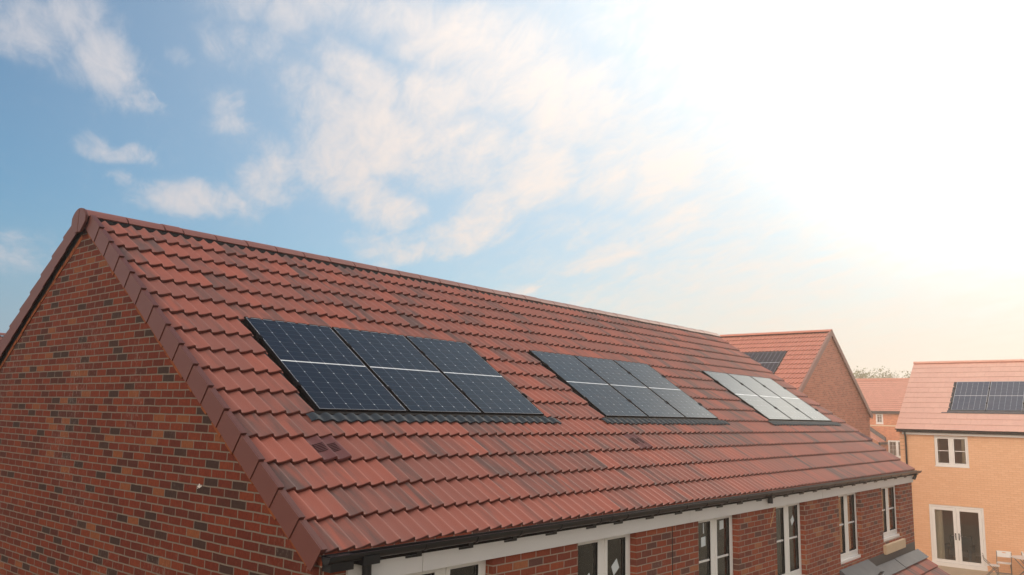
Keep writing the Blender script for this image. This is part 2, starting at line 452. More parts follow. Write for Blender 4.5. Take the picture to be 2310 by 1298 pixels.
# ridge end cap: two halves with a dark slit
for sgn in (-1, 1):
    mb = MB()
    pl = [(YR+p[0]*1.02, zc+p[1]+.006) for p in prof if p[0]*sgn >= -.001]
    if sgn < 0: pl = [(YR-.005, zc+.006)] + [q for q in pl if q[0] < YR-.006][::-1]
    else: pl = [(YR+.005, zc+.006)] + [q for q in pl if q[0] > YR+.006]
    e = pl[-1]
    pl += [(e[0]+.004*sgn, e[1]-.075), (YR+.075*sgn, e[1]-.185), (YR+.005*sgn, e[1]-.185)]
    if sgn > 0: pl = pl[::-1]
    mb.prism(pl, 'x', -1.072, -1.04)
    part('ridge_end_cap', mb, M['verge'], roof, bevel=.006)
mb = MB(); mb.box(-1.058, -1.045, YR-.006, YR+.006, zc-.26, zc-.02); part('ridge_end_joint', mb, M['darkgap'], roof)

# dry verge caps, both slopes, near gable; far gable too
def cap_mesh(length, s_out, flip, last=False):
    """local: x out along eaves, y up-slope from the cap's low end, z out of roof"""
    mb = MB(); d = -1 if not flip else 1
    def bx(xa, xb, y0, y1, z00, z01, z10, z11, dx0=0., dx1=0.):
        # wedge box: low end (y0) z00..z01, high end (y1) z10..z11
        xa0, xb0, xa1, xb1 = xa+dx0, xb+dx0, xa+dx1, xb+dx1
        pts = [(xa0, y0, z00), (xb0, y0, z00), (xb1, y1, z10), (xa1, y1, z10), (xa0, y0, z01), (xb0, y0, z01), (xb1, y1, z11), (xa1, y1, z11)]
        if flip: pts = [(-p[0], p[1], p[2]) for p in pts]; pts = [pts[i] for i in (1, 0, 3, 2, 5, 4, 7, 6)]
        mb.hexa(pts)
    ln = length-.005
    bx(-.012, 0, 0, ln, -.165, .034, -.165, .014, -.004, .004)          # side plate
    bx(0.0003, .050, .002, ln, .026, .0338, .006, .0138, -.004, .004)    # top flange
    bx(.0003, .046, .004, .040, -.004, .0257, -.006, .0255, -.004, -.003)  # nose under the flange
    return mb.mesh('verge_cap', M['verge'])
capM = cap_mesh(GA, 0, False); capF = cap_mesh(GA, 0, True)
for (MM, me, xo) in ((ROOF0, capM, -1.018), (backM, capF, 13.94+1.018), (backM, capM, -1.0)):
    for k in range(NROW-1):
        t = T0+k*GA+(.0 if k < NROW-2 else .0)
        y0 = -t
        o = part('verge_cap', me, None, roof, mw=MM @ Matrix.Translation((xo, y0, 0)), bevel=.002)
# bottom closer of the near verge
# gable wall
def gable_poly(y0, y1, drop): 
    return [(y0, 0), (y1, 0), (y1, ZO+y0*TAN-drop), ((y0+y1)/2, ZO+(y0+y1)/2*TAN-drop), (y0, ZO+y0*TAN-drop)]
y1w = 2*YR-YW
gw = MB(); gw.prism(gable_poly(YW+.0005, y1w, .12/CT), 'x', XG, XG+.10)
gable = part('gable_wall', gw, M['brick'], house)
gw = MB(); gw.prism(gable_poly(YW+.0005, y1w, .12/CT), 'x', XE-.10, XE); part('gable_wall', gw, M['brick_front'], house)
# rough cut bricks and undercloak strip under the verge
rgu = random.Random(11)
for side in (1, -1):
    mb = MB(); t = -2.02
    while t < 3.42:
        L = rgu.uniform(.09, .24); t1 = min(t+L, 3.44); off = rgu.uniform(-.012, .014); pr = rgu.uniform(.004, .014)
        def P(tt, l): 
            y = -tt*CT-l*ST; z = -tt*ST+l*CT
            y = y if side > 0 else 2*YR-y
            return (y, ZO+z)
        a, b = (-.228 if side > 0 else -.250)+off, (-.115 if side > 0 else -.200)
        poly = [P(t, a), P(t1-.012, a+rgu.uniform(-.01, .01)), P(t1-.012, b), P(t, b)]
        if side < 0: poly = poly[::-1]
        mb.cur = (0, 0, 0)
        mb.prism(poly, 'x', XG-pr, XG+.02)
        t = t1
    part('undercloak', mb, M['undercloak'], gable)
    mb = MB()  # dark strip standing in for the shade under the verge overhang
    poly = [P(-2.05, -.155), P(3.46, -.155), P(3.46, -.10), P(-2.05, -.10)] if side > 0 else [P(-2.05, -.205), P(3.46, -.205), P(3.46, -.10), P(-2.05, -.10)]
    if side < 0: poly = poly[::-1]
    mb.prism(poly, 'x', XG-.001, XG+.05); part('verge_shade', mb, M['darkgap'], gable)
# small mortar blot round a drilled hole, on the gable
mb = MB()
rgm = random.Random(5)
def blot(mb, y, z, r, n=11, th=.006):
    pl = [(y+r*rgm.uniform(.45, 1.2)*math.cos(2*math.pi*i/n), z+r*rgm.uniform(.35, 1.0)*math.sin(2*math.pi*i/n)) for i in range(n)]
    mb.prism(pl[::-1], 'x', XG-th, XG+.001)
by, bz = -1.10, ZO-1.665
for dy, dz, r in ((0, 0, .013), (.022, .003, .010), (-.022, .010, .011), (.006, .016, .012), (.03, -.012, .006)): blot(mb, by+dy, bz+dz, r)
part('mortar_blot', mb, M['mortar'], gable)
# front wall with openings
WIN = [(-.214, .90), (2.202, 3.323), (4.79, 5.93), (7.227, 8.374), (9.948, 11.13), (12.43, 13.65)]
ZH = ZO-2.20; ZS = [ZO-3.43]*5+[ZO-3.30]
fw = MB()
xs = [XG+.0005]; 
for (a, b), zs in zip(WIN, ZS):
    fw.box(xs[-1], a, YW, YW+.11, 0, ZO-2.0); fw.box(a, b, YW, YW+.11, 0, zs); fw.box(a, b, YW, YW+.11, ZH, ZO-2.0); xs.append(b)
fw.box(xs[-1], XE-.0005, YW, YW+.11, 0, ZO-2.0)
front = part('front_wall', fw, M['brick_front'], house)
mb = MB(); mb.box(XG+.1, XE-.1, y1w-.11, y1w, 0, ZO-2.05); part('back_wall', mb, M['brick_front'], house)
mb = MB(); mb.box(XG+.12, XE-.12, YW+3.2, YW+3.3, 2.72, 4.05); mb.box(XG+.12, XE-.12, YW+.12, YW+3.2, 3.985, 4.02)
for xp in (1.6, 4.1, 6.6, 9.2, 11.8): mb.box(xp, xp+.1, YW+.12, YW+3.2, 2.72, 3.98)
part('inner_wall', mb, M['room'], house)
mb = MB(); mb.box(XG+.12, XE-.12, YW+.12, YW+3.2, 2.5, 2.7); part('upper_floor', mb, M['roomfloor'], house)
mb = MB(); mb.box(4.121, 4.135, YW-.003, YW+.01, 0.0, ZO-2.25); part('expansion_joint', mb, M['darkgap'], front)

def pane_window(parent, x0, x1, z0, z1, yf, bar=.5, stickers=(), sill=0., axis='x', depth=.07, fw_=.052, sash=.05, mull=.075, label=None, cols=2, mat='white', grid=None):
    """casement window in the plane y = yf (outer face); axis 'y': in the plane x = yf, the run going along -y"""
    def bx(mb, a, b, c, d, e, f):
        if axis == 'x': mb.box(a, b, c, d, e, f)
        else: mb.box(yf+(c-yf), yf+(d-yf), -b, -a, e, f)
    w = MB(); D = depth
    bx(w, x0, x0+fw_, yf, yf+D, z0, z1); bx(w, x1-fw_, x1, yf, yf+D, z0, z1)
    bx(w, x0+fw_, x1-fw_, yf, yf+D, z1-fw_, z1); bx(w, x0+fw_, x1-fw_, yf, yf+D, z0, z0+fw_)
    win = part('window', w, M[mat], parent, bevel=.004, label=label)
    cw = (x1-x0-2*fw_-mull*(cols-1))/cols
    for c in range(cols):
        a = x0+fw_+c*(cw+mull); b = a+cw
        if c < cols-1:
            m_ = MB(); bx(m_, b, b+mull, yf+.002, yf+D, z0+fw_, z1-fw_); bx(m_, b+mull*.46, b+mull*.54, yf-.001, yf+.003, z0+fw_, z1-fw_)
            part('mullion', m_, M[mat], win)
        s = MB(); e = .004
        bx(s, a+e, a+sash, yf-.006, yf+D-.01, z0+fw_+e, z1-fw_-e); bx(s, b-sash, b-e, yf-.006, yf+D-.01, z0+fw_+e, z1-fw_-e)
        bx(s, a+sash, b-sash, yf-.006, yf+D-.01, z1-fw_-sash, z1-fw_-e); bx(s, a+sash, b-sash, yf-.006, yf+D-.01, z0+fw_+e, z0+fw_+sash)
        part('sash', s, M[mat], win, bevel=.003)
        g = MB(); bx(g, a+sash, b-sash, yf+.022, yf+.028, z0+fw_+sash, z1-fw_-sash); part('glass', g, M['glass'], win)
        k_ = MB(); ga, gb, gc, gd, gw_ = a+sash+.0005, b-sash-.0005, z0+fw_+sash+.0005, z1-fw_-sash-.0005, .007
        bx(k_, ga, ga+gw_, yf-.002, yf+.0215, gc, gd); bx(k_, gb-gw_, gb, yf-.002, yf+.0215, gc, gd); bx(k_, ga+gw_, gb-gw_, yf-.002, yf+.0215, gd-gw_, gd); bx(k_, ga+gw_, gb-gw_, yf-.002, yf+.0215, gc, gc+gw_)
        part('gasket', k_, M['black'], win)
        if bar:
            q = MB(); zb = z0+(z1-z0)*bar; bx(q, a+sash+.008, b-sash-.008, yf+.010, yf+.021, zb-.012, zb+.012)
            if grid:
                for gx in grid[0]: xg_ = a+sash+(b-a-2*sash)*gx; bx(q, xg_-.012, xg_+.012, yf+.012, yf+.0205, z0+fw_+sash, z1-fw_-sash)
                for gz in grid[1]: zg_ = z0+(z1-z0)*gz; bx(q, a+sash, b-sash, yf+.010, yf+.021, zg_-.012, zg_+.012)
            part('glazing_bar', q, M[mat], win)
        for (cc, fx, fz, kind, sz) in stickers:
            if cc != c: continue
            px = a+sash+(b-a-2*sash)*fx; pz = z0+(z1-z0)*fz
            if kind == 'd': poly = [(px-sz*.30, pz-sz*.9), (px+sz*.82, pz-sz*.15), (px+sz*.28, pz+sz*.9), (px-sz*.82, pz+sz*.12)]
            elif kind == 's': poly = [(px-sz, pz-sz*1.05), (px+sz, pz-sz*.95), (px+sz, pz+sz), (px-sz, pz+sz*.9)]
            else: poly = [(px-sz*.18, pz-sz), (px+sz*.18, pz-sz), (px+sz*.18, pz+sz), (px-sz*.18, pz+sz)]
            q = MB(); q.prism(poly[::1], 'y', yf+.018, yf+.0205); part('sticker', q, M['sticker'], win)
    if sill:
        q = MB(); bx(q, x0-.01, x1+.01, yf-.045, yf+D, z0-sill, z0-.001); part('sill', q, M[mat], win, bevel=.004)
    return win
STK = [(), ((0, .58, .585, 'd', .095), (1, .52, .655, 'd', .095)), ((0, .60, .845, 'i', .065), (0, .58, .705, 's', .06), (1, .50, .845, 's', .058)), ((1, .55, .72, 'd', .085),), (), ()]
for i, ((a, b), zs) in enumerate(zip(WIN, ZS)):
    pane_window(front, a+.004, b-.004, zs+.05, ZH-.004, YW+.08, bar=0 if i < 2 else .50, stickers=STK[i], sill=.05, mull=.085)
mb = MB()
mb.prism([(12.38, ZO-3.52), (13.72, ZO-3.52), (13.72, ZO-3.345), (12.38, ZO-3.345)], 'y', YW-.06, YW+.07); part('stone_sill', mb, M['stone'], front, bevel=.008)
mb = MB()
for k in range(7):
    x_ = 7.02+.026*k; z_ = ZO-2.50+.038*k; mb.box(x_-.012, x_+.018, YW-.004, YW+.004, z_-.024, z_+.024)
part('mortar_smear', mb, plain('tan_mortar', (.52, .30, .16), .9, .1), front)
# fascia: boards with butt joints
FX = [-.755, .01, 4.53, 9.11, 14.66]
for a, b in zip(FX, FX[1:]):
    mb = MB(); mb.box(a+.003, b-.003, YW-.027, YW-.002, ZO-2.255, ZO-2.03)
    part('fascia_board', mb, M['fascia'], house, bevel=.002)
# gutter
GY, GZ, GR = YW-.027-.054, ZO-2.024, .051
def gutter_mb(x0, x1, cy, cz, r, inner=.003, n=12, ends=True):
    mb = MB(); o_, i_ = [], []
    for k in range(n+1):
        w = math.pi+math.pi*k/n
        o_.append((cy+r*math.cos(w), cz+r*math.sin(w))); i_.append((cy+(r-inner)*math.cos(w), cz+(r-inner)*math.sin(w)))
    rim = [(cy+r+.004, cz), (cy+r+.004, cz+.010), (cy+r-inner-.003, cz+.010)]
    riml = [(cy-r+inner+.003, cz+.010), (cy-r-.004, cz+.010), (cy-r-.004, cz)]
    mb.prism(o_+rim+i_[::-1]+riml, 'x', x0, x1)
    if ends:
        for xe in (x0, x1): mb.prism(o_, 'x', xe-.004, xe+.004)
    return mb
gutter = part('gutter', gutter_mb(-1.0, 14.97, GY, GZ, GR), M['gutter'], house, smooth=30)
BRK = [-.04, .57, 1.16, 1.77, 2.45, 2.96, 3.62, 4.29, 4.81, 5.39, 6.0, 6.63, 7.61, 8.24, 8.82, 9.45, 10.1, 10.75, 11.4, 12.05, 12.7, 13.4, 14.1]
for x_ in BRK:
    mb = MB(); n = 9
    arc = [(GY+(GR+.006)*math.cos(w), GZ+(GR+.006)*math.sin(w)) for w in [math.pi+math.pi*k/n for k in range(n+1)]]
    arc2 = [(GY+(GR+.0005)*math.cos(w), GZ+(GR+.0005)*math.sin(w)) for w in [math.pi+math.pi*k/n for k in range(n+1)]]
    mb.prism(arc+arc2[::-1], 'x', x_-.018, x_+.018)
    mb.box(x_-.03, x_+.03, YW-.034, YW-.0275, ZO-2.13, ZO-2.03)
    mb.box(x_-.145, x_-.0305, YW-.040, YW-.0275, ZO-2.128, ZO-2.112)
    part('bracket', mb, M['gutter'], gutter)
for x_ in (2.7, 6.845, 11.0):
    part('gutter_joint', gutter_mb(x_-.06, x_+.06, GY, GZ-.001, GR+.005, ends=False), M['gutter'], gutter, smooth=30)
mb = MB(); mb.tube([(6.845, GY, GZ-.045), (6.845, GY, GZ-.15)], .038, 14); mb.box(6.79, 6.90, GY-.05, GY+.05, GZ-.075, GZ-.045); part('gutter_outlet', mb, M['gutter'], gutter, smooth=40)
mb = MB(); mb.tube([(-.62, GY, GZ-.03), (-.62, GY, GZ-.12), (-.62, GY-.004, GZ-.2), (-.62, GY, GZ-.5), (-.62, GY, .2)], .036, 14); mb.box(-.70, -.54, GY-.055, GY+.055, GZ-.085, GZ-.02)
part('downpipe', mb, M['gutter'], house, smooth=40)
mb = MB(); mb.box(-.97, -.76, YW-.10, YW-.002, ZO-2.13, ZO-2.02); part('eaves_box_end', mb, M['gutter'], house)
mb = MB(); mb.tube([(14.62, GY, GZ-.04), (14.62, GY, GZ-.10), (14.60, GY+.03, GZ-.17)], .034, 12); mb.box(14.57, 14.67, GY-.05, GY+.05, GZ-.072, GZ-.045); part('gutter_outlet', mb, M['gutter'], gutter, smooth=40)

# in-roof trays and wavy flashings
for a, b in ARR:
    mb = MB(); mb.box(a-.16, b+.16, -1.86, .08, -.078, -.068); mb.box(a-.06, b+.03, -1.775, -1.724, -.066, -.017); part('tray_base', mb, M['black'], roof, mw=ROOF0); mb = MB()
    mb.prism([(a-.125, -.068), (a-.105, -.068), (a-.070, -.028), (a-.078, -.024)][::-1], 'y', -1.80, .05)
    mb.prism([(b+.02, -.068), (b+.032, -.068), (b+.032, -.03), (b+.02, -.03)][::-1], 'y', -1.80, .05)
    tray = part('panel_tray', mb, M['tray'], roof, mw=ROOF0)
    mb = MB(); n = int((3.47+.36)/.0046); rw = .1525; rows_ = []
    for i in range(n+1):
        s = a-.17+i*(3.47+.36+.15*0)/n+.0
        ph = ((s-S0)/rw-.80)*2*math.pi
        wv = .5+.5*math.cos(ph)
        rib = .0006*(i % 2)
        fade = 1.
        z0_ = -.012+.026*wv*.9
        sag = .012*math.cos((s-S0)*1.9)
        rows_.append([mb.vert(s, -1.768, z0_-.014+rib), mb.vert(s, -1.81, z0_-.006+rib), mb.vert(s, -(1.888+.008*math.sin(s*7.3)), z0_-.004+rib*.5+.003*math.sin(s*11)), mb.vert(s, -(1.890+.008*math.sin(s*7.3)), z0_-.016)])
    for A, B in zip(rows_, rows_[1:]):
        for i in range(3): mb.face(B[i], A[i], A[i+1], B[i+1])
    part('flashing', mb, M['tray'], roof, smooth=60, mw=ROOF0)
# vent tiles
for (k, j), sx in vent_cells.items():
    tf = T0-.03-GA+k*GA
    mb = tiles(sx, sx+tw, tf, GA, 1, tf-GA-.05, tw, 2, seed=5, lift=-.014)
    v_ = part('vent_tile', mb, M['vent'], roof, smooth=35, mw=ROOF0)
    for (c0, c1) in ((.025, .115), (.175, .255)):
        g = MB()
        nn = 6
        for q in range(nn):
            ta = tf-.235+q*.021
            z = -.014+roll_h(((c0+c1)/2 % .1525)/.1525)-.014
            h0, h1 = -.014+roll_h((c0 % .1525)/.1525), -.014+roll_h((c1 % .1525)/.1525)
            d0 = -(tf-ta)*.027/GA
            g.hexa([(sx+c0, -ta-.015, h0+d0-.004), (sx+c1, -ta-.015, h1+d0-.004), (sx+c1, -ta, h1+d0-.006), (sx+c0, -ta, h0+d0-.006),
                    (sx+c0, -ta-.015, h0+d0+.006), (sx+c1, -ta-.015, h1+d0+.006), (sx+c1, -ta, h1+d0+.001), (sx+c0, -ta, h0+d0+.001)])
        part('vent_grille', g, M['vent_dark'], roof, mw=ROOF0)

# panels of the long roof
WHERE = ['nearest the brick gable end', 'in the middle of the long roof', 'farthest along the long roof']
POS = ['left-hand', 'middle', 'right-hand']
SHEEN = ['dark', 'blue-grey', 'pale shining']
for ai, (a, b) in enumerate(ARR):
    for i in range(3):
        mw = ROOF0 @ Matrix.Translation((a+i*(PW+PG), -PH, 0))
        solar_panel(mw, f'{POS[i]} {SHEEN[ai]} solar panel of the trio {WHERE[ai]}', 'solar panels on the long roof', (True, i == 2))

# lean-to below the far windows and the lead round it
LP = R(34); LO = (11.45, YW, ZO-3.69)
LM = roofM(LO, LP)
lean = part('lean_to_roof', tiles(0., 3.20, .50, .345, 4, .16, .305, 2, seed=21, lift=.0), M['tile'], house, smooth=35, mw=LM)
mb = MB(); mb.box(0.02, 3.22, -1.6, -.02, -.07, -.04); part('roof_underlay', mb, M['black'], lean, mw=LM)
mb = MB(); mb.box(-.03, 1.52, -.27, -.01, .034, .042); mb.box(1.50, 3.24, -.265, -.01, .0425, .0505); part('lead_apron', mb, M['lead'], lean, mw=LM)
mb = MB(); mb.box(11.40, XE-.04, YW-.012, YW-.003, ZO-3.67, ZO-3.495); part('lead_upstand', mb, plain('dark_lead', (.075, .072, .07), .6, .2, 4.), lean)
mb = MB(); mb.prism([(YW-.005, 0), (YW-.005, ZO-3.80), (YW-1.30, ZO-3.80-1.30*math.tan(LP)), (YW-1.30, 0)], 'x', 11.52, 14.60); part('lean_to_wall', mb, M['brick_front'], lean)
mb = MB()
nx, ny = 14, 5; rgl = random.Random(8); g_ = []
for i in range(nx+1):
    row = []
    for j in range(ny+1):
        f = j/ny; x_ = 9.86+1.52*i/nx; y_ = YW-.004-(.24+(.05*rgl.random() if j == ny else 0))*f
        z_ = ZO-3.49-.15*f-.02*f*f+rgl.uniform(-.004, .004)-(.03*rgl.random() if j == ny else 0)
        row.append(mb.vert(x_, y_, z_))
    row.append(mb.vert(9.86+1.52*i/nx, YW-.22, ZO-3.75)); row.append(mb.vert(9.86+1.52*i/nx, YW-.002, ZO-3.70))
    g_.append(row)
for A, B in zip(g_, g_[1:]):
    for j in range(len(A)-1): mb.face(A[j], A[j+1], B[j+1], B[j])
mb.face(*g_[0][::-1]); mb.face(*g_[-1])
part('lead_canopy', mb, M['lead'], house, smooth=50)

# ================================================================== THE REAR HOUSE (gable facing us, beyond the long roof)
rear = root('brick_house', 'brown-red brick house behind the far end of the long roof, its gable turned towards us', 'house', (29, 8, 0))
RP = R(35); XA, ZA, YG = 28.68, ZO+2.66, 3.51; RW = 4.89
RT = RW/math.cos(RP)
RM = roofM((XA, YG-.06, ZA), RP, -math.pi/2)     # x -> -Y ; ridge at t = 0, slope facing -X
rearM = Matrix.Translation((XA, 20., ZA)) @ Matrix.Rotation(-math.pi/2, 4, 'Z') @ Matrix.Rotation(RP, 4, 'X')
SR1 = 20.-(YG-.07)
# panels of the rear roof: top edge at t = TRP
RPX = 27.42; TRP = (XA-RPX)/math.cos(RP); SP0 = 20.-7.15
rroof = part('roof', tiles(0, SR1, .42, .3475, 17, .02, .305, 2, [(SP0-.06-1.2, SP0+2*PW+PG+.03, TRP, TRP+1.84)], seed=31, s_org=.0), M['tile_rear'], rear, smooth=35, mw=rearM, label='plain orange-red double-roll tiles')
rear2 = Matrix.Translation((XA, YG-.07, ZA)) @ Matrix.Rotation(math.pi/2, 4, 'Z') @ Matrix.Rotation(RP, 4, 'X')
part('roof', tiles(0, SR1, .42, .3475, 17, .02, .305, 2, seed=32), M['tile_rear'], rear, smooth=35, mw=rear2)
mb = MB()
zr = ZA-.10
mb.prism([(XA-RW, zr-RW*math.tan(RP)), (XA, zr), (XA+RW, zr-RW*math.tan(RP)), (XA+RW, zr-RW*math.tan(RP)-.02), (XA, zr-.02), (XA-RW, zr-RW*math.tan(RP)-.02)][::-1], 'y', YG+.05, 19.9); part('roof_underlay', mb, M['black'], rear)
mb = MB(); yw_ = YG
pr_ = arch(.15, .085)
y_ = YG-.08
while y_ < 19.5:
    m2 = MB(); m2.cur = (random.uniform(.1, .9), 0, random.random())
    m2.prism(([(XA+p[0], ZA+.06+p[1]) for p in pr_]+[(XA+p[0]*.9, ZA+.04+p[1]) for p in pr_][::-1])[::-1], 'y', y_, y_+.44)
    part('ridge_tile', m2, plain('rear_ridge', (.66, .26, .18), .65, .12) if 'rear_ridge' not in bpy.data.materials else bpy.data.materials['rear_ridge'], rroof, smooth=40); y_ += .45
mb = MB(); mb.prism([(XA-.12, ZA-.06), (XA+.12, ZA-.06), (XA+.12, ZA+.0), (XA-.12, ZA+.0)], 'y', YG-.02, 19.5); part('ridge_roll', mb, M['black'], rroof)
mb = MB()
zr = ZA-.09; hw_ = RW-.22
mb.prism([(XA-hw_, 0), (XA+hw_, 0), (XA+hw_, zr-hw_*math.tan(RP)), (XA, zr), (XA-hw_, zr-hw_*math.tan(RP))][::-1], 'y', YG, YG+.12); part('gable_wall', mb, M['brick_rear'], rear)
mb = MB(); mb.box(XA-hw_+.0, XA-hw_+.12, YG+.12, 19.8, 0, zr-hw_*math.tan(RP)-.05); mb.box(XA+hw_-.12, XA+hw_, YG+.12, 19.8, 0, zr-hw_*math.tan(RP)-.05); part('side_wall', mb, M['brick_rear'], rear)
for d in (-1, 1):
    mb = MB()
    for k in range(17):
        a = (k*.3475+.02)/(1); b = a+.355
        for (q0, q1, l0, l1, ya, yb) in ((a, b, -.15, .045, YG-.085-.003, YG-.070), (a, b, .030, .0455, YG-.0695, YG-.01)):
            P = lambda t, l: (XA+d*(t*math.cos(RP)+l*math.sin(RP)), ZA-t*math.sin(RP)+l*math.cos(RP))
            poly = [P(q0, l0-.012), P(q1, l0), P(q1, l1), P(q0, l1-.012)]
            mb.prism(poly if d < 0 else poly[::-1], 'y', ya-.0004*k, yb)
    part('verge', mb, plain('rear_verge', (.36, .20, .16), .5, .08) if d < 0 else bpy.data.materials['rear_verge'], rroof)
mb = MB(); mb.box(SP0-.2, SP0+2*PW+PG+.10, -(TRP+1.86), -(TRP-.05), -.075, -.065); part('panel_tray', mb, M['tray'], rroof, mw=rearM)
for i in range(2):
    mw = rearM @ Matrix.Translation((SP0+i*(PW+PG), -TRP-PH, .0))
    solar_panel(mw, ['dark solar panel on the rear roof, mostly hidden behind the long roof', 'dark solar panel on the rear roof, next to its gable verge'][i], 'solar panels on the rear roof', (True, i == 1), None, GL_GREY)

# ================================================================== THE BUFF HOUSE
tan = root('brick_house', 'buff brick house with pale pink flat-tiled roof, white window and patio doors', 'house', (29, -4, 0))
XT = 28.77; YT = 1.08; TP = math.atan((1.53+1.21)/(31.76-28.5)); ZE = ZO-1.215; XEV = 28.49
TO = (30.70, 1.17, 0)
tx0, tz0 = 31.76, ZO+1.49                       # ridge
tanM = Matrix.Translation((tx0, 1.17, tz0)) @ Matrix.Rotation(-math.pi/2, 4, 'Z') @ Matrix.Rotation(TP, 4, 'X')
tl = (31.76-28.47)/math.cos(TP)
PT0 = (31.76-30.70)/math.cos(TP)-.045; PS0 = 1.17+.60
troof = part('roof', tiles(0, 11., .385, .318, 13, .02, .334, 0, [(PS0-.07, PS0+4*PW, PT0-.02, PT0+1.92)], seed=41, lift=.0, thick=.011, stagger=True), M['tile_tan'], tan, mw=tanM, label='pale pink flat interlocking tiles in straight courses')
tanB = Matrix.Translation((tx0, -9.83, tz0)) @ Matrix.Rotation(math.pi/2, 4, 'Z') @ Matrix.Rotation(TP, 4, 'X')
part('roof', tiles(0, 11., .335, .318, 13, .02, .334, 0, seed=42, lift=.0, thick=.016, stagger=True), M['tile_tan'], tan, mw=tanB)
mb = MB(); mb.box(.03, 10.97, -tl+.03, -.05, -.10, -.08); part('roof_underlay', mb, M['black'], tan, mw=tanM)
y_ = 1.17; pr_ = arch(.13, .075)
ridgem = plain('pale_ridge', (.82, .43, .32), .7, .1)
while y_ > -9.6:
    m2 = MB(); m2.cur = (random.uniform(.1, .9), 0, random.random())
    m2.prism(([(tx0+p[0], tz0+.045+p[1]) for p in pr_]+[(tx0+p[0]*.9, tz0+.025+p[1]) for p in pr_][::-1])[::-1], 'y', y_-.442, y_)
    part('ridge_tile', m2, ridgem, troof, smooth=40); y_ -= .45
tw_ = MB()
DOOR = (.20, -1.585); DZ = (.13, ZO-3.935)
WNT = (-.105, -1.225); WZ = (ZO-2.565, ZO-1.435)
tw_.box(XT, XT+.12, DOOR[0], YT, 0, ZO-1.2); tw_.box(XT, XT+.12, -9.7, DOOR[1], 0, WZ[0]-.6)
tw_.box(XT, XT+.12, DOOR[1], DOOR[0], 0, DZ[0]); tw_.box(XT, XT+.12, DOOR[1], DOOR[0], DZ[1], WZ[0]-.6)
tw_.box(XT, XT+.12, WNT[0], DOOR[0], WZ[0]-.6, ZO-1.2); tw_.box(XT, XT+.12, WNT[1], WNT[0], WZ[0]-.6, WZ[0]); tw_.box(XT, XT+.12, WNT[1], WNT[0], WZ[1], ZO-1.2)
tw_.box(XT, XT+.12, -9.7, WNT[1], WZ[0]-.6, ZO-1.2)
twall = part('front_wall', tw_, M['brick_tan'], tan)
mb = MB()
hw2 = tx0-XT
for ya in (YT-.12, -9.7):
    mb.prism([(XT+.12, 0), (2*tx0-XT-.12, 0), (2*tx0-XT-.12, ZO-1.21), (tx0, tz0-.12), (XT+.12, ZO-1.21)][::-1], 'y', ya, ya+.12)
mb.box(2*tx0-XT-.12, 2*tx0-XT, -9.7, YT, 0, ZO-1.25); part('side_wall', mb, M['brick_tan'], tan)
for k in range(6):   # corner corbel courses: only their shadow lines, drawn below as dark strips
    pass
mb = MB()
for k, zz in enumerate((ZO-1.58, ZO-1.72, ZO-1.86, ZO-2.0)): mb.box(XT-.006, XT+.01, .93, YT+.004, zz, zz+.012)
part('corner_shadow_course', mb, plain('buff_shadow', (.30, .17, .09), .9), twall)
mb = MB(); mb.box(XT+3., XT+3.1, -9.5, YT-.13, .1, 4.7); mb.box(XT+.13, XT+3., -3.2, -3.1, .1, 4.7); mb.box(XT+.13, XT+3., .75, .85, .1, 4.7); part('inner_wall', mb, M['room'], tan)
mb = MB(); mb.box(XT+.13, XT+3., -9.5, YT-.13, 2.3, 2.55); mb.box(XT+.13, XT+3., -9.5, YT-.13, 0., .12); part('inner_floor', mb, M['roomfloor'], tan)
mb = MB(); mb.box(XT-.11, XT-.002, -9.7, .965, ZO-1.418, ZO-1.20); part('fascia_board', mb, M['white'], tan, bevel=.003)
g_me = gutter_mb(-1.19, 9.8, XT-.11-.038, ZO-1.222, .033)
gt = part('gutter', g_me, M['gutter'], tan, smooth=30, mw=Matrix(((0, 1, 0, 0), (-1, 0, 0, 0), (0, 0, 1, 0), (0, 0, 0, 1))))
mb = MB(); mb.tube([(XT-.148, .86, ZO-1.235), (XT-.148, .86, ZO-1.40), (XT-.06, .86, ZO-1.5), (XT-.06, .86, .15)], .034, 12); part('downpipe', mb, M['gutter'], tan, smooth=40)
pane_window(twall, -WNT[0]+.003, -WNT[1]-.003, WZ[0]+.045, WZ[1]-.003, XT+.03, bar=.5, sill=.042, axis='y', mull=.09)
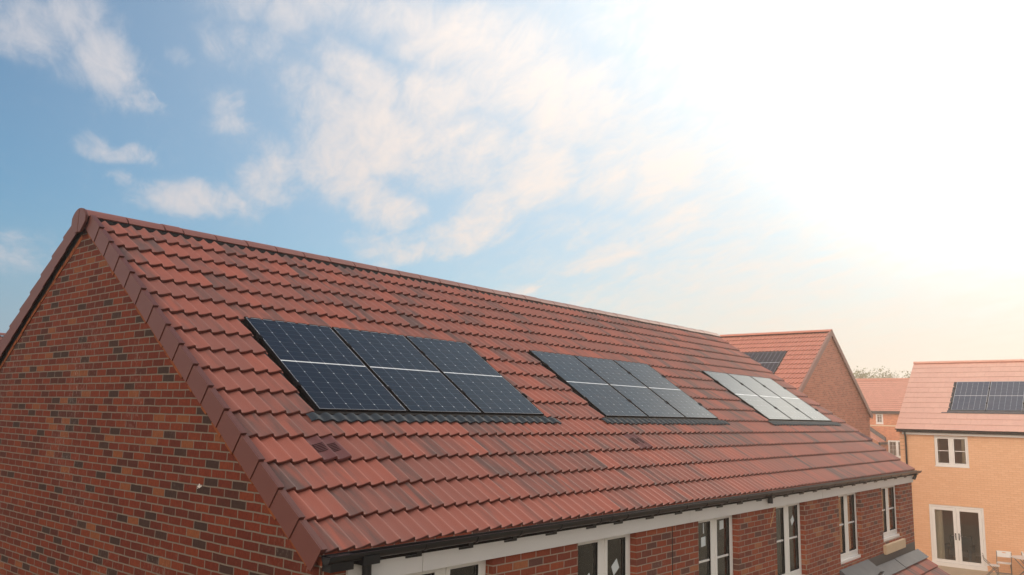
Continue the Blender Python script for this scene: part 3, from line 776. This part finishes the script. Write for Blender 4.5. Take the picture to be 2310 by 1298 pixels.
# patio doors
fd = MB(); a, b = -DOOR[0]+.003, -DOOR[1]-.003; z0, z1 = DZ[0]+.003, DZ[1]-.003
def yb(mb, a, b, x0, x1, z0, z1): return mb.box(x0, x1, -b, -a, z0, z1)
yb(fd, a, a+.07, XT+.02, XT+.09, z0, z1); yb(fd, b-.07, b, XT+.02, XT+.09, z0, z1); yb(fd, a+.07, b-.07, XT+.02, XT+.09, z1-.07, z1); yb(fd, a-.01, b+.01, XT-.03, XT+.09, z0-.12, z0+.05)
door = part('patio_door', fd, M['white'], twall, bevel=.005)
mid_ = (a+b)/2
for s_, (p, q) in enumerate(((a+.074, mid_-.003), (mid_+.003, b-.074))):
    l = MB(); st = .105
    yb(l, p, p+st, XT+.012, XT+.075, z0+.055, z1-.074); yb(l, q-st, q, XT+.012, XT+.075, z0+.055, z1-.074)
    yb(l, p+st, q-st, XT+.012, XT+.075, z1-.074-st, z1-.074); yb(l, p+st, q-st, XT+.012, XT+.075, z0+.055, z0+.055+st)
    lf = part('door_leaf', l, M['white'], door, bevel=.004)
    g = MB(); yb(g, p+st, q-st, XT+.035, XT+.043, z0+.055+st, z1-.074-st); part('glass', g, M['glass'], door)
    h = MB(); e = q-.05 if s_ == 0 else p+.05
    yb(h, e-.016, e+.016, XT+.001, XT+.0118, z0+.88, z0+1.12)
    part('handle_plate', h, M['black'], door)
    h = MB(); yb(h, (e-.13) if s_ == 0 else e-.01, (e+.01) if s_ == 0 else e+.13, XT-.03, XT-.014, z0+1.03, z0+1.048); yb(h, e-.008, e+.008, XT-.03, XT+.001, z0+1.03, z0+1.048); part('handle', h, M['chrome'], door)
    for zz in (.3, 1.05, 1.75):
        h = MB(); ee = p-.012 if s_ == 0 else q+.012; yb(h, ee-.03, ee+.03, XT+.0, XT+.0195, z0+zz-.05, z0+zz+.05); part('hinge', h, M['white'], door)
# curtains, behind the glass
def curtain(yc, width, z0, z1, x, label):
    mb = MB(); n = 40; rows_ = []
    for i in range(n+1):
        y = yc+width/2-width*i/n; w = .035*math.sin(i*1.15)+.012*math.sin(i*2.7)
        rows_.append([mb.vert(x+w, y, z0), mb.vert(x+w*.6, y*.98+yc*.02, z1), mb.vert(x+w+.012, y, z0), mb.vert(x+w*.6+.012, y*.98+yc*.02, z1)])
    for A, B in zip(rows_, rows_[1:]):
        mb.face(A[0], B[0], B[1], A[1]); mb.face(A[2], A[3], B[3], B[2])
    return tag(part('curtain', mb, M['curtain'], None, smooth=60), label, 'curtain', 'curtains in the buff house')
curtain(-.05, .30, .25, DZ[1]-.02, XT+.17, 'cream curtain drawn to the left side of the patio doors')
curtain(-1.50, .16, .25, DZ[1]-.02, XT+.17, 'narrow cream curtain at the right side of the patio doors')
curtain(-1.10, .26, WZ[0]+.03, WZ[1], XT+.18, 'pale curtain at the right side of the upstairs window')
curtain(-.16, .13, WZ[0]+.03, WZ[1], XT+.18, 'thin grey curtain edge at the left side of the upstairs window')
sofa = root('armchair', 'dark teal armchair inside the room behind the left patio door', 'armchair', (XT+1.3, -.45, .12))
msf = plain('teal_cloth', (.05, .09, .11), .9)
mb = MB(); mb.box(XT+1.0, XT+1.6, -.80, -.15, .30, .52); part('seat', mb, msf, sofa, bevel=.04)
mb = MB(); mb.box(XT+1.5, XT+1.68, -.85, -.10, .30, 1.0); part('backrest', mb, msf, sofa, bevel=.05)
for ya in (-.93, -.13):
    mb = MB(); mb.box(XT+.98, XT+1.66, ya, ya+.12, .12, .70); part('armrest', mb, msf, sofa, bevel=.03)
shf = root('sideboard', 'low brown wooden sideboard inside the room behind the right patio door', 'sideboard', (XT+2.6, -1.3, .12))
mwd = plain('brown_wood', (.20, .10, .05), .6)
mb = MB(); mb.box(XT+2.3, XT+2.95, -2.2, -.95, .25, .95); part('cabinet', mb, mwd, shf, bevel=.01)
for ya in (-2.15, -1.05):
    mb = MB(); mb.box(XT+2.35, XT+2.42, ya, ya+.06, .12, .25); part('leg', mb, mwd, shf)
# panels of the buff house
mb = MB(); mb.box(PS0-.2, PS0+3*(PW+PG)+.1, -(PT0+1.86), -(PT0-.05), -.07, -.06); mb.box(PS0-.10, PS0-.03, -(PT0+1.78), -(PT0-.03), -.06, -.002); tr_ = part('panel_tray', mb, M['tray'], troof, mw=tanM)
mb = MB(); mb.hexa([(PS0-.12, -(PT0+1.90), .004), (PS0+3.6, -(PT0+1.90), .004), (PS0+3.6, -(PT0+PH+.02), -.004), (PS0-.12, -(PT0+PH+.02), -.004), (PS0-.12, -(PT0+1.90), .008), (PS0+3.6, -(PT0+1.90), .008), (PS0+3.6, -(PT0+PH+.02), .002), (PS0-.12, -(PT0+PH+.02), .002)]); part('flashing', mb, M['lead'], troof, mw=tanM)
mb = MB(); mb.box(PS0-.30, PS0-.121, -(PT0+1.905), -(PT0+1.86), .004, .009); part('flashing', mb, M['lead'], troof, mw=tanM)
for i in range(3):
    mw = tanM @ Matrix.Translation((PS0+i*(PW+PG), -PT0-PH, .012))
    solar_panel(mw, ['left-hand of the silver-edged solar panels on the pale pink roof', 'second silver-edged solar panel from the pale roof verge', 'silver-edged solar panel cut off by the right edge of the photo'][i], 'solar panels on the pale pink roof', (True, i == 2), FR_SILVER, GL_BLUE)

# ================================================================== FAR HOUSE
far = root('brick_house', 'distant orange brick house with small windows, seen between the brown gable and the buff house', 'house', (68, 11, 0))
XF = 65.; ZF = ZO-.06; FP = R(39.5); FX1 = 68.4; FZR = ZO+2.62
farM = Matrix.Translation((FX1, 18., FZR)) @ Matrix.Rotation(-math.pi/2, 4, 'Z') @ Matrix.Rotation(FP, 4, 'X')
froof = part('roof', tiles(0, 13., .27, .27, 17, .01, .30, 0, seed=51, lift=0., thick=.02, stagger=True), M['tile_far'], far, mw=farM)
mb = MB(); mb.box(.02, 12.98, -4.5, -.02, -.12, -.09); part('roof_underlay', mb, M['black'], far, mw=farM)
mb = MB()
mb.prism([(FX1-.13, FZR-.05), (FX1, FZR+.09), (FX1+.13, FZR-.05)][::-1], 'y', 5., 18.); part('ridge', mb, bpy.data.materials['rear_ridge'], froof)
mb = MB(); mb.box(XF-.26, XF-.002, 5., 18., ZF-.22, ZF-.03); part('eaves_board', mb, M['gutter'], far)
fwm = MB()
UW = (12.44, 11.88, ZO-1.10, ZO-.30); GW = (11.60, 10.25, ZO-3.70, ZO-2.40)
fwm.box(XF, XF+.12, UW[0], 17.9, ZO-1.9, ZF-.05); fwm.box(XF, XF+.12, UW[1], UW[0], ZO-1.9, UW[2]); fwm.box(XF, XF+.12, UW[1], UW[0], UW[3], ZF-.05); fwm.box(XF, XF+.12, 5.1, UW[1], ZO-1.9, ZF-.05)
fwm.box(XF, XF+.12, GW[0], 17.9, 0, ZO-1.9); fwm.box(XF, XF+.12, GW[1], GW[0], 0, GW[2]); fwm.box(XF, XF+.12, GW[1], GW[0], GW[3], ZO-1.9); fwm.box(XF, XF+.12, 5.1, GW[1], 0, ZO-1.9)
fwall = part('front_wall', fwm, M['brick_far'], far)
mb = MB()
for ya in (5.1, 17.78): mb.prism([(XF+.12, 0), (FX1+3.3, 0), (FX1+3.3, ZF-.1), (FX1, FZR-.15), (XF+.12, ZF-.1)][::-1], 'y', ya, ya+.12)
mb.box(FX1+3.18, FX1+3.3, 5.1, 17.9, 0, ZF); part('side_wall', mb, M['brick_far'], far)
mb = MB(); mb.box(XF+2., XF+2.1, 5.3, 17.7, 0, ZF-.2); part('inner_wall', mb, M['room'], far)
mb = MB(); mb.box(XF-.015, XF-.001, 5.1, 17.9, ZO-1.30, ZO-1.22); part('band_course', mb, M['cream'], fwall)
pane_window(fwall, -UW[0], -UW[1], UW[2], UW[3], XF+.02, bar=.45, axis='y', cols=1, fw_=.07, sash=.05, grid=((.5,), (.72,)), sill=.06)
pane_window(fwall, -GW[0], -GW[1], GW[2], GW[3], XF+.02, bar=.42, axis='y', cols=2, fw_=.07, sash=.05, mull=.10, grid=((.5,), (.68,)), sill=.08)
# its side porch with a lead-topped mono-pitch roof
py0, py1 = 14.4, 11.72
def fz(y): return ZO-1.42-(12.8-y)*.70
mb = MB(); mb.prism([(py0, 0), (py1+.1, 0), (py1+.1, fz(py1+.1)-.42), (py0, fz(py0)-.42)], 'x', 63.2, XF-.003); porch = part('porch_wall', mb, M['brick_far'], far)
for (x0, x1, dz0, dz1, nm, mt) in ((62.95, 64.72, -.40, -.32, 'porch_roof', 'tile_far'), (64.70, XF-.004, -.31, -.02, 'lead_flashing', 'lead')):
    mb = MB(); mb.cur = (.4, .2, .5); mb.prism([(py0, fz(py0)+dz0), (py1, fz(py1)+dz0), (py1, fz(py1)+dz1), (py0, fz(py0)+dz1)], 'x', x0, x1); part(nm, mb, M[mt], porch)
mb = MB(); mb.box(62.9, 64.95, py1-.12, py1-.002, fz(py1)-.55, fz(py1)-.38); mb.tube([(63.1, py1-.05, fz(py1)-.5), (63.1, py1-.05, .2)], .05, 8); part('gutter', mb, M['gutter'], porch)

# ================================================================== HOUSE BEHIND, far left edge of the view
lh = root('brick_house', 'red-tiled house barely showing past the left verge of the front gable', 'house', (0, 26, 0))
lM = roofM((-8, 26.2, ZO+1.55), R(35))
lr = part('roof', tiles(0, 16, .36, .345, 14, .02, .305, 2, seed=61), M['tile'], lh, smooth=35, mw=lM)
mb = MB(); mb.prism([(26.05, ZO+1.53), (26.2, ZO+1.62), (26.35, ZO+1.53)], 'x', -8, 8); part('ridge', mb, M['ridge'], lr)
mb = MB(); mb.prism([(22.4, 0), (30., 0), (30., ZO-1.2), (26.2, ZO+1.40), (22.4, ZO-1.25)], 'x', -7.9, 7.9); part('wall', mb, M['brick'], lh)

# ================================================================== PATIO FURNITURE
def folding_chair(x, y, rz, label):
    mw = Matrix.Translation((x, y, .06)) @ Matrix.Rotation(rz, 4, 'Z')      # chair faces local +y
    r = root('folding_chair', label, 'chair', (x, y, .06), Matrix.Rotation(rz, 4, 'Z'), 'white folding chairs round the patio table')
    mb = MB(); mb.box(-.21, .21, -.19, .20, .435, .455); part('seat', mb, M['plastic'], r, mw=mw, bevel=.012)
    mb = MB(); z0, z1, y0, y1 = .60, .80, -.245, -.285
    def bb(xa, xb, za, zb):
        f = lambda z: y0+(y1-y0)*(z-z0)/(z1-z0)
        mb.hexa([(xa, f(za)-.01, za), (xb, f(za)-.01, za), (xb, f(za)+.01, za), (xa, f(za)+.01, za), (xa, f(zb)-.01, zb), (xb, f(zb)-.01, zb), (xb, f(zb)+.01, zb), (xa, f(zb)+.01, zb)])
    bb(-.22, .22, .60, .735); bb(-.22, -.055, .7351, .765); bb(.055, .22, .7351, .765); bb(-.22, .22, .7651, .80)
    part('backrest', mb, M['plastic'], r, mw=mw, bevel=.004)
    for s in (-1, 1):
        mb = MB(); mb.tube([(s*.215, .24, 0), (s*.215, .02, .36), (s*.215, -.10, .48), (s*.215, -.245, .62), (s*.215, -.275, .77)], .012, 8); part('leg', mb, M['metal'], r, smooth=40, mw=mw)
        mb = MB(); mb.tube([(s*.19, -.26, 0), (s*.19, .0, .30), (s*.19, .15, .43)], .012, 8); part('leg', mb, M['metal'], r, smooth=40, mw=mw)
    mb = MB(); mb.tube([(-.215, .17, .115), (.215, .17, .115)], .009, 8); mb.tube([(-.19, -.19, .08), (.19, -.19, .08)], .009, 8); part('crossbar', mb, M['metal'], r, smooth=40, mw=mw)
    return r
folding_chair(27.30, -2.02, R(190), 'white folding chair seen side-on, nearest the patio doors')
folding_chair(28.10, -2.22, R(97), 'white folding chair with a handle slot, facing out by the buff wall')
folding_chair(28.62, -2.98, R(120), 'white folding chair mostly out of frame beyond the table')
tb = root('folding_table', 'round white-topped folding table on crossed grey legs by the buff wall', 'table', (27.95, -2.90, .06))
tmw = Matrix.Translation((27.95, -2.90, .06))
mb = MB(); n = 28
mb.prism([(.43*math.cos(2*math.pi*k/n), .43*math.sin(2*math.pi*k/n)) for k in range(n)], 'z', .70, .725); part('table_top', mb, M['plastic'], tb, mw=tmw, bevel=.006)
for s in (-1, 1):
    for d in (-1, 1):
        mb = MB(); mb.tube([(s*.27, d*.33, 0), (s*.27+.03*d, 0, .36), (s*.27, -d*.30, .70)], .013, 8); part('leg', mb, M['metal'], tb, smooth=40, mw=tmw)
mb = MB(); mb.tube([(-.28, .0, .36), (.28, 0, .36)], .01, 8); mb.tube([(-.27, .28, .08), (.27, .28, .08)], .01, 8); part('crossbar', mb, M['metal'], tb, smooth=40, mw=tmw)

# ================================================================== GROUND
mb = MB(); mb.box(-90, 150, -90, 120, -.4, -.004); struct(part('ground', mb, M['ground']))
mb = MB()
px = 24.6
while px < 28.7:
    py = -7.
    while py < 1.5:
        mb.box(px+.004, min(px+.596, XT-.012), py+.004, py+.596, 0., .06); py += .6
    px += .6
mb.box(24.6, XT-.012, -7, 1.4, -.003, .052); struct(part('patio', mb, M['patio']))

# ================================================================== TREES
def tree(x, y, h, cw, seed, mat, dens, label):
    rg = random.Random(seed)
    r = root('tree', label, 'tree', (x, y, 0), group='trees beyond the far roofs')
    tm = MB()
    tm.tube([(x, y, 0), (x+rg.uniform(-.1, .1), y, h*.35), (x+rg.uniform(-.3, .3), y+rg.uniform(-.3, .3), h*.8)], .20, 8, .05)
    tips = []
    for i in range(15):
        w = rg.uniform(0, 6.28); z0 = h*rg.uniform(.35, .7); l = cw*rg.uniform(.5, 1.); z1 = min(h*1.02, z0+h*rg.uniform(.12, .40))
        e = (x+l*math.cos(w), y+l*math.sin(w), z1)
        m = (x+l*.45*math.cos(w), y+l*.45*math.sin(w), z0+(z1-z0)*.65)
        tm.tube([(x, y, z0), m, e], .06, 5, .012); tips.append(e); tips.append(m)
        for q in range(3):
            e2 = (e[0]+rg.uniform(-.7, .7), e[1]+rg.uniform(-.7, .7), e[2]+rg.uniform(.1, .9)); tm.tube([e, e2], .014, 4, .004); tips.append(e2)
    part('trunk', tm, M['bark'], r, smooth=60)
    lm = MB()
    for i in range(dens):
        c = rg.choice(tips); s = rg.uniform(.06, .16)
        p = Vector((c[0]+rg.gauss(0, .38), c[1]+rg.gauss(0, .38), c[2]+rg.gauss(0, .30)))
        a = Vector((rg.gauss(0, 1), rg.gauss(0, 1), rg.gauss(0, 1))).normalized(); b = a.orthogonal().normalized()
        lm.face(*(lm.vert(*(p+a*s*u_+b*s*v_*.6)) for u_, v_ in ((-1, 0), (0, -1), (1, 0), (0, 1))))
    part('crown', lm, mat, r)
zt = ZO
tree(95, 20.6, 10.15, 2.6, 1, M['leaf'], 5200, 'widest leafy green tree above the far orange roof')
tree(97, 23.6, 9.8, 2.2, 2, M['leaf2'], 1300, 'thin bare-topped tree beside the brown gable verge')
tree(93, 18.0, 9.9, 1.9, 3, M['leaf'], 2600, 'small rounded tree next to the pale roof verge')
tree(100, 22.2, 10.1, 2.3, 4, M['leaf2'], 900, 'sparse twiggy tree just left of the widest green tree')
tree(99, 19.2, 9.8, 2.2, 5, M['leaf2'], 2400, 'low olive tree between the widest tree and the small rounded one')
tree(94, 25.6, 9.3, 2.0, 6, M['leaf2'], 2600, 'low olive tree partly hidden by the brown brick gable')

# ================================================================== AIR
mb = MB(); mb.box(-92, 152, -92, 122, -1.4, 12.6)
hz, nt, b = new_mat('warm_haze'); nt.nodes.remove(b)
pv = nt.nodes.new('ShaderNodeVolumePrincipled'); pv.inputs['Color'].default_value = (1., .88, .77, 1); pv.inputs['Density'].default_value = .0026; pv.inputs['Anisotropy'].default_value = .76
nt.links.new(pv.outputs[0], nt.nodes['Material Output'].inputs['Volume'])
hz.cycles.homogeneous_volume = True if hasattr(hz.cycles, 'homogeneous_volume') else None
o = part('haze', mb, hz); o['kind'] = 'stuff'

# ================================================================== SKY AND SUN
SUN_AZ, SUN_EL = -3., 31.
w = bpy.data.worlds.new('World'); sc.world = w; w.use_nodes = True
nt = w.node_tree; n = N(nt); bg = nt.nodes['Background']
sky = n.node('ShaderNodeTexSky', sky_type='NISHITA', sun_disc=False)
sky.sun_elevation = R(SUN_EL); sky.sun_rotation = R(90-SUN_AZ); sky.air_density = 1.; sky.dust_density = 1.2; sky.ozone_density = 1.5
tc = n.node('ShaderNodeTexCoord'); dirv = tc.outputs['Generated']
dx, dy, dz = n.xyz(dirv)
az = n.m('MULTIPLY', n.m('ARCTAN2', dy, dx), 180/math.pi); el = n.m('MULTIPLY', n.m('ARCSINE', dz), 180/math.pi)
# domain for cloud noise: a flat layer seen in perspective
zc_ = n.m('ADD', n.m('MAXIMUM', dz, 0.), .14)
lay = n.comb(n.m('DIVIDE', dx, zc_), n.m('DIVIDE', dy, zc_), 0.)
lx_, ly_, _ = n.xyz(lay); ca, sa = math.cos(R(60)), math.sin(R(60))      # cloud streets run towards azimuth 60
lay = n.comb(n.m('MULTIPLY', n.m('ADD', n.m('MULTIPLY', lx_, ca), n.m('MULTIPLY', ly_, sa)), .52), n.m('MULTIPLY', n.m('SUBTRACT', n.m('MULTIPLY', ly_, ca), n.m('MULTIPLY', lx_, sa)), 1.25), 0.)
n1 = n.noise(lay, 2.6, 7, .60, .9)
n2 = n.noise(lay, 7.5, 6, .62, .6)
n3 = n.noise(dirv, 5.0, 3, .5)
wa = n.m('MULTIPLY', n.m('SUBTRACT', n1, .5), 7.); we = n.m('MULTIPLY', n.m('SUBTRACT', n3, .5), 7.)
ang = n.comb(n.m('ADD', az, wa), n.m('ADD', el, we), 0.)
BL = [  # azimuth, elevation, half-width, half-height, tilt, weight
    (72.6, 22.9, 5.0, 2.6, 0, .78), (68.6, 20.6, 3.6, 2.4, 10, .85), (64.2, 22.3, 1.3, 1.0, -30, .45), (65.7, 19.1, 1.0, .9, 0, .6), (67.3, 15.9, 1.8, .8, 10, .7),
    (67.3, 14.2, .9, .7, 0, .5), (62.8, 13.2, 4.4, 1.3, 4, .95), (72.8, 8.8, 3.0, 1.1, 0, .7), (61., 19., 1.5, 1.6, -40, .55), (58.5, 15.2, 2.2, 3.2, 20, .75),
    (55.2, 21.2, 3.2, 2.6, 0, .7), (52., 23.0, 4.2, 2.0, 20, .85), (50.2, 19.6, 4.8, 3.2, 0, 1.0), (53.6, 17.6, 3.6, 3.0, 0, .95), (50.0, 15.6, 4.0, 2.4, 10, .8), (46.5, 22.5, 4.6, 3.0, 0, .85),
    (38.6, 17.3, 4.2, 2.6, -20, .9), (43.2, 14.0, 4.4, 1.9, -25, .95), (47.3, 11.9, 3.8, 1.2, -20, .75), (40.5, 8.6, 2.2, .9, 0, .8), (33.2, 11.4, 5.5, 1.1, -12, .75), (28., 13.4, 5., 1.8, -15, .7),
    (60.2, 24.0, 3.4, 2.4, 0, .42), (46., 26.5, 7.0, 2.6, 0, .8), (37., 22.0, 6.0, 4.0, 0, .85), (24., 7.4, 9., 1.0, -4, .5), (31., 17.5, 6., 4., 0, .8), (56., 27.5, 8., 2.5, 0, .55), (45., 19.5, 6.5, 3.6, 20, .75), (40., 24., 8., 4., 10, .85), (49., 12.8, 4., 1.6, -15, .55)]
acc = None
for (a, e, sx, sy, tl_, wt) in BL:
    mp = n.node('ShaderNodeMapping', vector_type='TEXTURE'); nt.links.new(ang, mp.inputs[0])
    mp.inputs['Location'].default_value = (a, e, 0); mp.inputs['Rotation'].default_value = (0, 0, R(tl_)); mp.inputs['Scale'].default_value = (sx*1.25, sy*1.25, 1)
    ln = n.node('ShaderNodeVectorMath', operation='LENGTH'); nt.links.new(mp.outputs[0], ln.inputs[0])
    v = n.mrange(ln.outputs['Value'], 1.15, .15, 0., wt)
    acc = v if acc is None else n.m('MAXIMUM', acc, v)
# elsewhere (behind the camera and overhead): broken cloud everywhere
front = n.m('MULTIPLY', n.mrange(az, 92., 80.), n.mrange(az, -30., -12.))
front = n.m('MULTIPLY', front, n.mrange(el, 36., 29.))
gen = n.m('MULTIPLY', n.mrange(n1, .38, .62, .1, .95), n.m('SUBTRACT', 1., n.m('MULTIPLY', n.mrange(dx, -.1, .4), .75)))
acc = n.m('ADD', n.m('MULTIPLY', acc, front), n.m('MULTIPLY', gen, n.m('SUBTRACT', 1., front)))
n4 = n.noise(lay, 15., 8, .70, .9)
tex = n.m('ADD', n.m('ADD', n.m('MULTIPLY', n1, .25), n.m('MULTIPLY', n2, .42)), n.m('MULTIPLY', n4, .33))
sheet = n.m('MULTIPLY', n.m('MULTIPLY', n.mrange(az, 50., 26.), front), .50)
acc = n.m('MAXIMUM', acc, sheet)
den = n.mrange(n.m('ADD', acc, n.m('MULTIPLY', n.m('SUBTRACT', tex, .5), 3.0)), -.05, 1.30)
den = n.m('MULTIPLY', den, n.mrange(acc, 0., .35, .25, 1.))
def gauss(a, e, sa, se, wob_=.0):
    mp = n.node('ShaderNodeMapping', vector_type='TEXTURE'); nt.links.new(n.comb(n.m('ADD', az, n.m('MULTIPLY', wa, wob_)), el, 0.), mp.inputs[0])
    mp.inputs['Location'].default_value = (a, e, 0); mp.inputs['Scale'].default_value = (sa, se, 1.)
    ln = n.node('ShaderNodeVectorMath', operation='LENGTH'); nt.links.new(mp.outputs[0], ln.inputs[0])
    return n.m('POWER', 2.718, n.m('MULTIPLY', -1., n.m('POWER', ln.outputs['Value'], 2.)))
wide = gauss(0., 32.5, 42., 14.8, .6)          # veiled sun: broad white-out
front_tone = gauss(5., 20.5, 9., 6.)
veil = gauss(6., 22., 48., 34.)
base = n.mix(1., sky.outputs[0], (.35, .72, .86), 'MULTIPLY')
base = n.mix(n.m('MULTIPLY', veil, .85), base, (5.7, 5.85, 5.7))
ccol = n.mix(n.mrange(az, 72., 36.), (4.5, 4.5, 4.85), (6.5, 5.65, 5.15))
ccol = n.mix(n.m('MULTIPLY', veil, .6), ccol, (7.6, 6.6, 5.8))
col = n.mix(n.m('MULTIPLY', den, .93), base, ccol)
lowl = n.m('MULTIPLY', n.m('MULTIPLY', n.mrange(el, 14., 3.), n.mrange(az, 52., 66.)), n.m('SUBTRACT', 1., n.m('MULTIPLY', den, .6)))
col = n.mix(n.m('MULTIPLY', lowl, .8), col, (2.5, 3.3, 4.1))
# hazy warm band low over the roofs on the sun's side
band = n.m('MULTIPLY', n.mrange(el, 13., 3.), n.mrange(az, 56., 22.)); band = n.m('MULTIPLY', band, n.mrange(az, -60., -20.))
col = n.mix(n.m('MULTIPLY', band, .85), col, (6.5, 5.75, 4.9))
col = n.mix(1., col, n.mix(wide, (0, 0, 0), (4.7, 4.7, 4.5)), 'ADD')
col = n.mix(1., col, n.mix(front_tone, (0, 0, 0), (37., 30., 23.)), 'ADD')
south = n.m('MULTIPLY', n.mrange(dy, -.10, -.6), n.mrange(dz, .85, .3))  # unseen sky on the front-wall side, dimmed to keep front faces dark
col = n.mix(n.m('MULTIPLY', south, .85), col, (1.7, 1.7, 1.85))
# brightness added to the unseen sky behind the viewer, lighting the shaded faces
back = n.m('MULTIPLY', n.mrange(dx, -.15, -.85), n.mrange(dz, -.1, .25))
col = n.mix(n.m('MULTIPLY', back, .8), col, (22., 19.2, 16.4))
nt.links.new(col, bg.inputs['Color']); bg.inputs['Strength'].default_value = .1
L = bpy.data.lights.new('sun', 'SUN'); L.energy = 1.7; L.angle = R(20); L.color = (1., .88, .72)
so = bpy.data.objects.new('sun', L); C.objects.link(so)
d = Vector((math.cos(R(SUN_EL))*math.cos(R(SUN_AZ)), math.cos(R(SUN_EL))*math.sin(R(SUN_AZ)), math.sin(R(SUN_EL))))
so.rotation_euler = d.to_track_quat('Z', 'Y').to_euler()

# ================================================================== CAMERA
cam = bpy.data.cameras.new('camera'); co = bpy.data.objects.new('camera', cam); C.objects.link(co); sc.camera = co
cam.sensor_width = 36; cam.lens = 36*1820.87/2310; cam.clip_end = 2000; cam.clip_start = .05
Rr = ((.64503497, -.7638612, .02111762), (.13193077, .08410221, -.98768471), (.75267799, .63987724, .15502566))
r_, dn, fw_ = (Vector(x) for x in Rr)
co.matrix_world = Matrix(((r_[0], -dn[0], -fw_[0], -4.73858), (r_[1], -dn[1], -fw_[1], -7.81513), (r_[2], -dn[2], -fw_[2], -.98248+ZO), (0, 0, 0, 1)))
sc.view_settings.view_transform = 'Standard'; sc.view_settings.look = 'None'; sc.view_settings.exposure = .45; sc.view_settings.gamma = 1
sc.render.engine = 'CYCLES'
sc.cycles.use_denoising = True
sc.cycles.volume_bounces = 1; sc.cycles.max_bounces = 8; sc.cycles.transparent_max_bounces = 12
sc.render.resolution_x = 1024; sc.render.resolution_y = 575
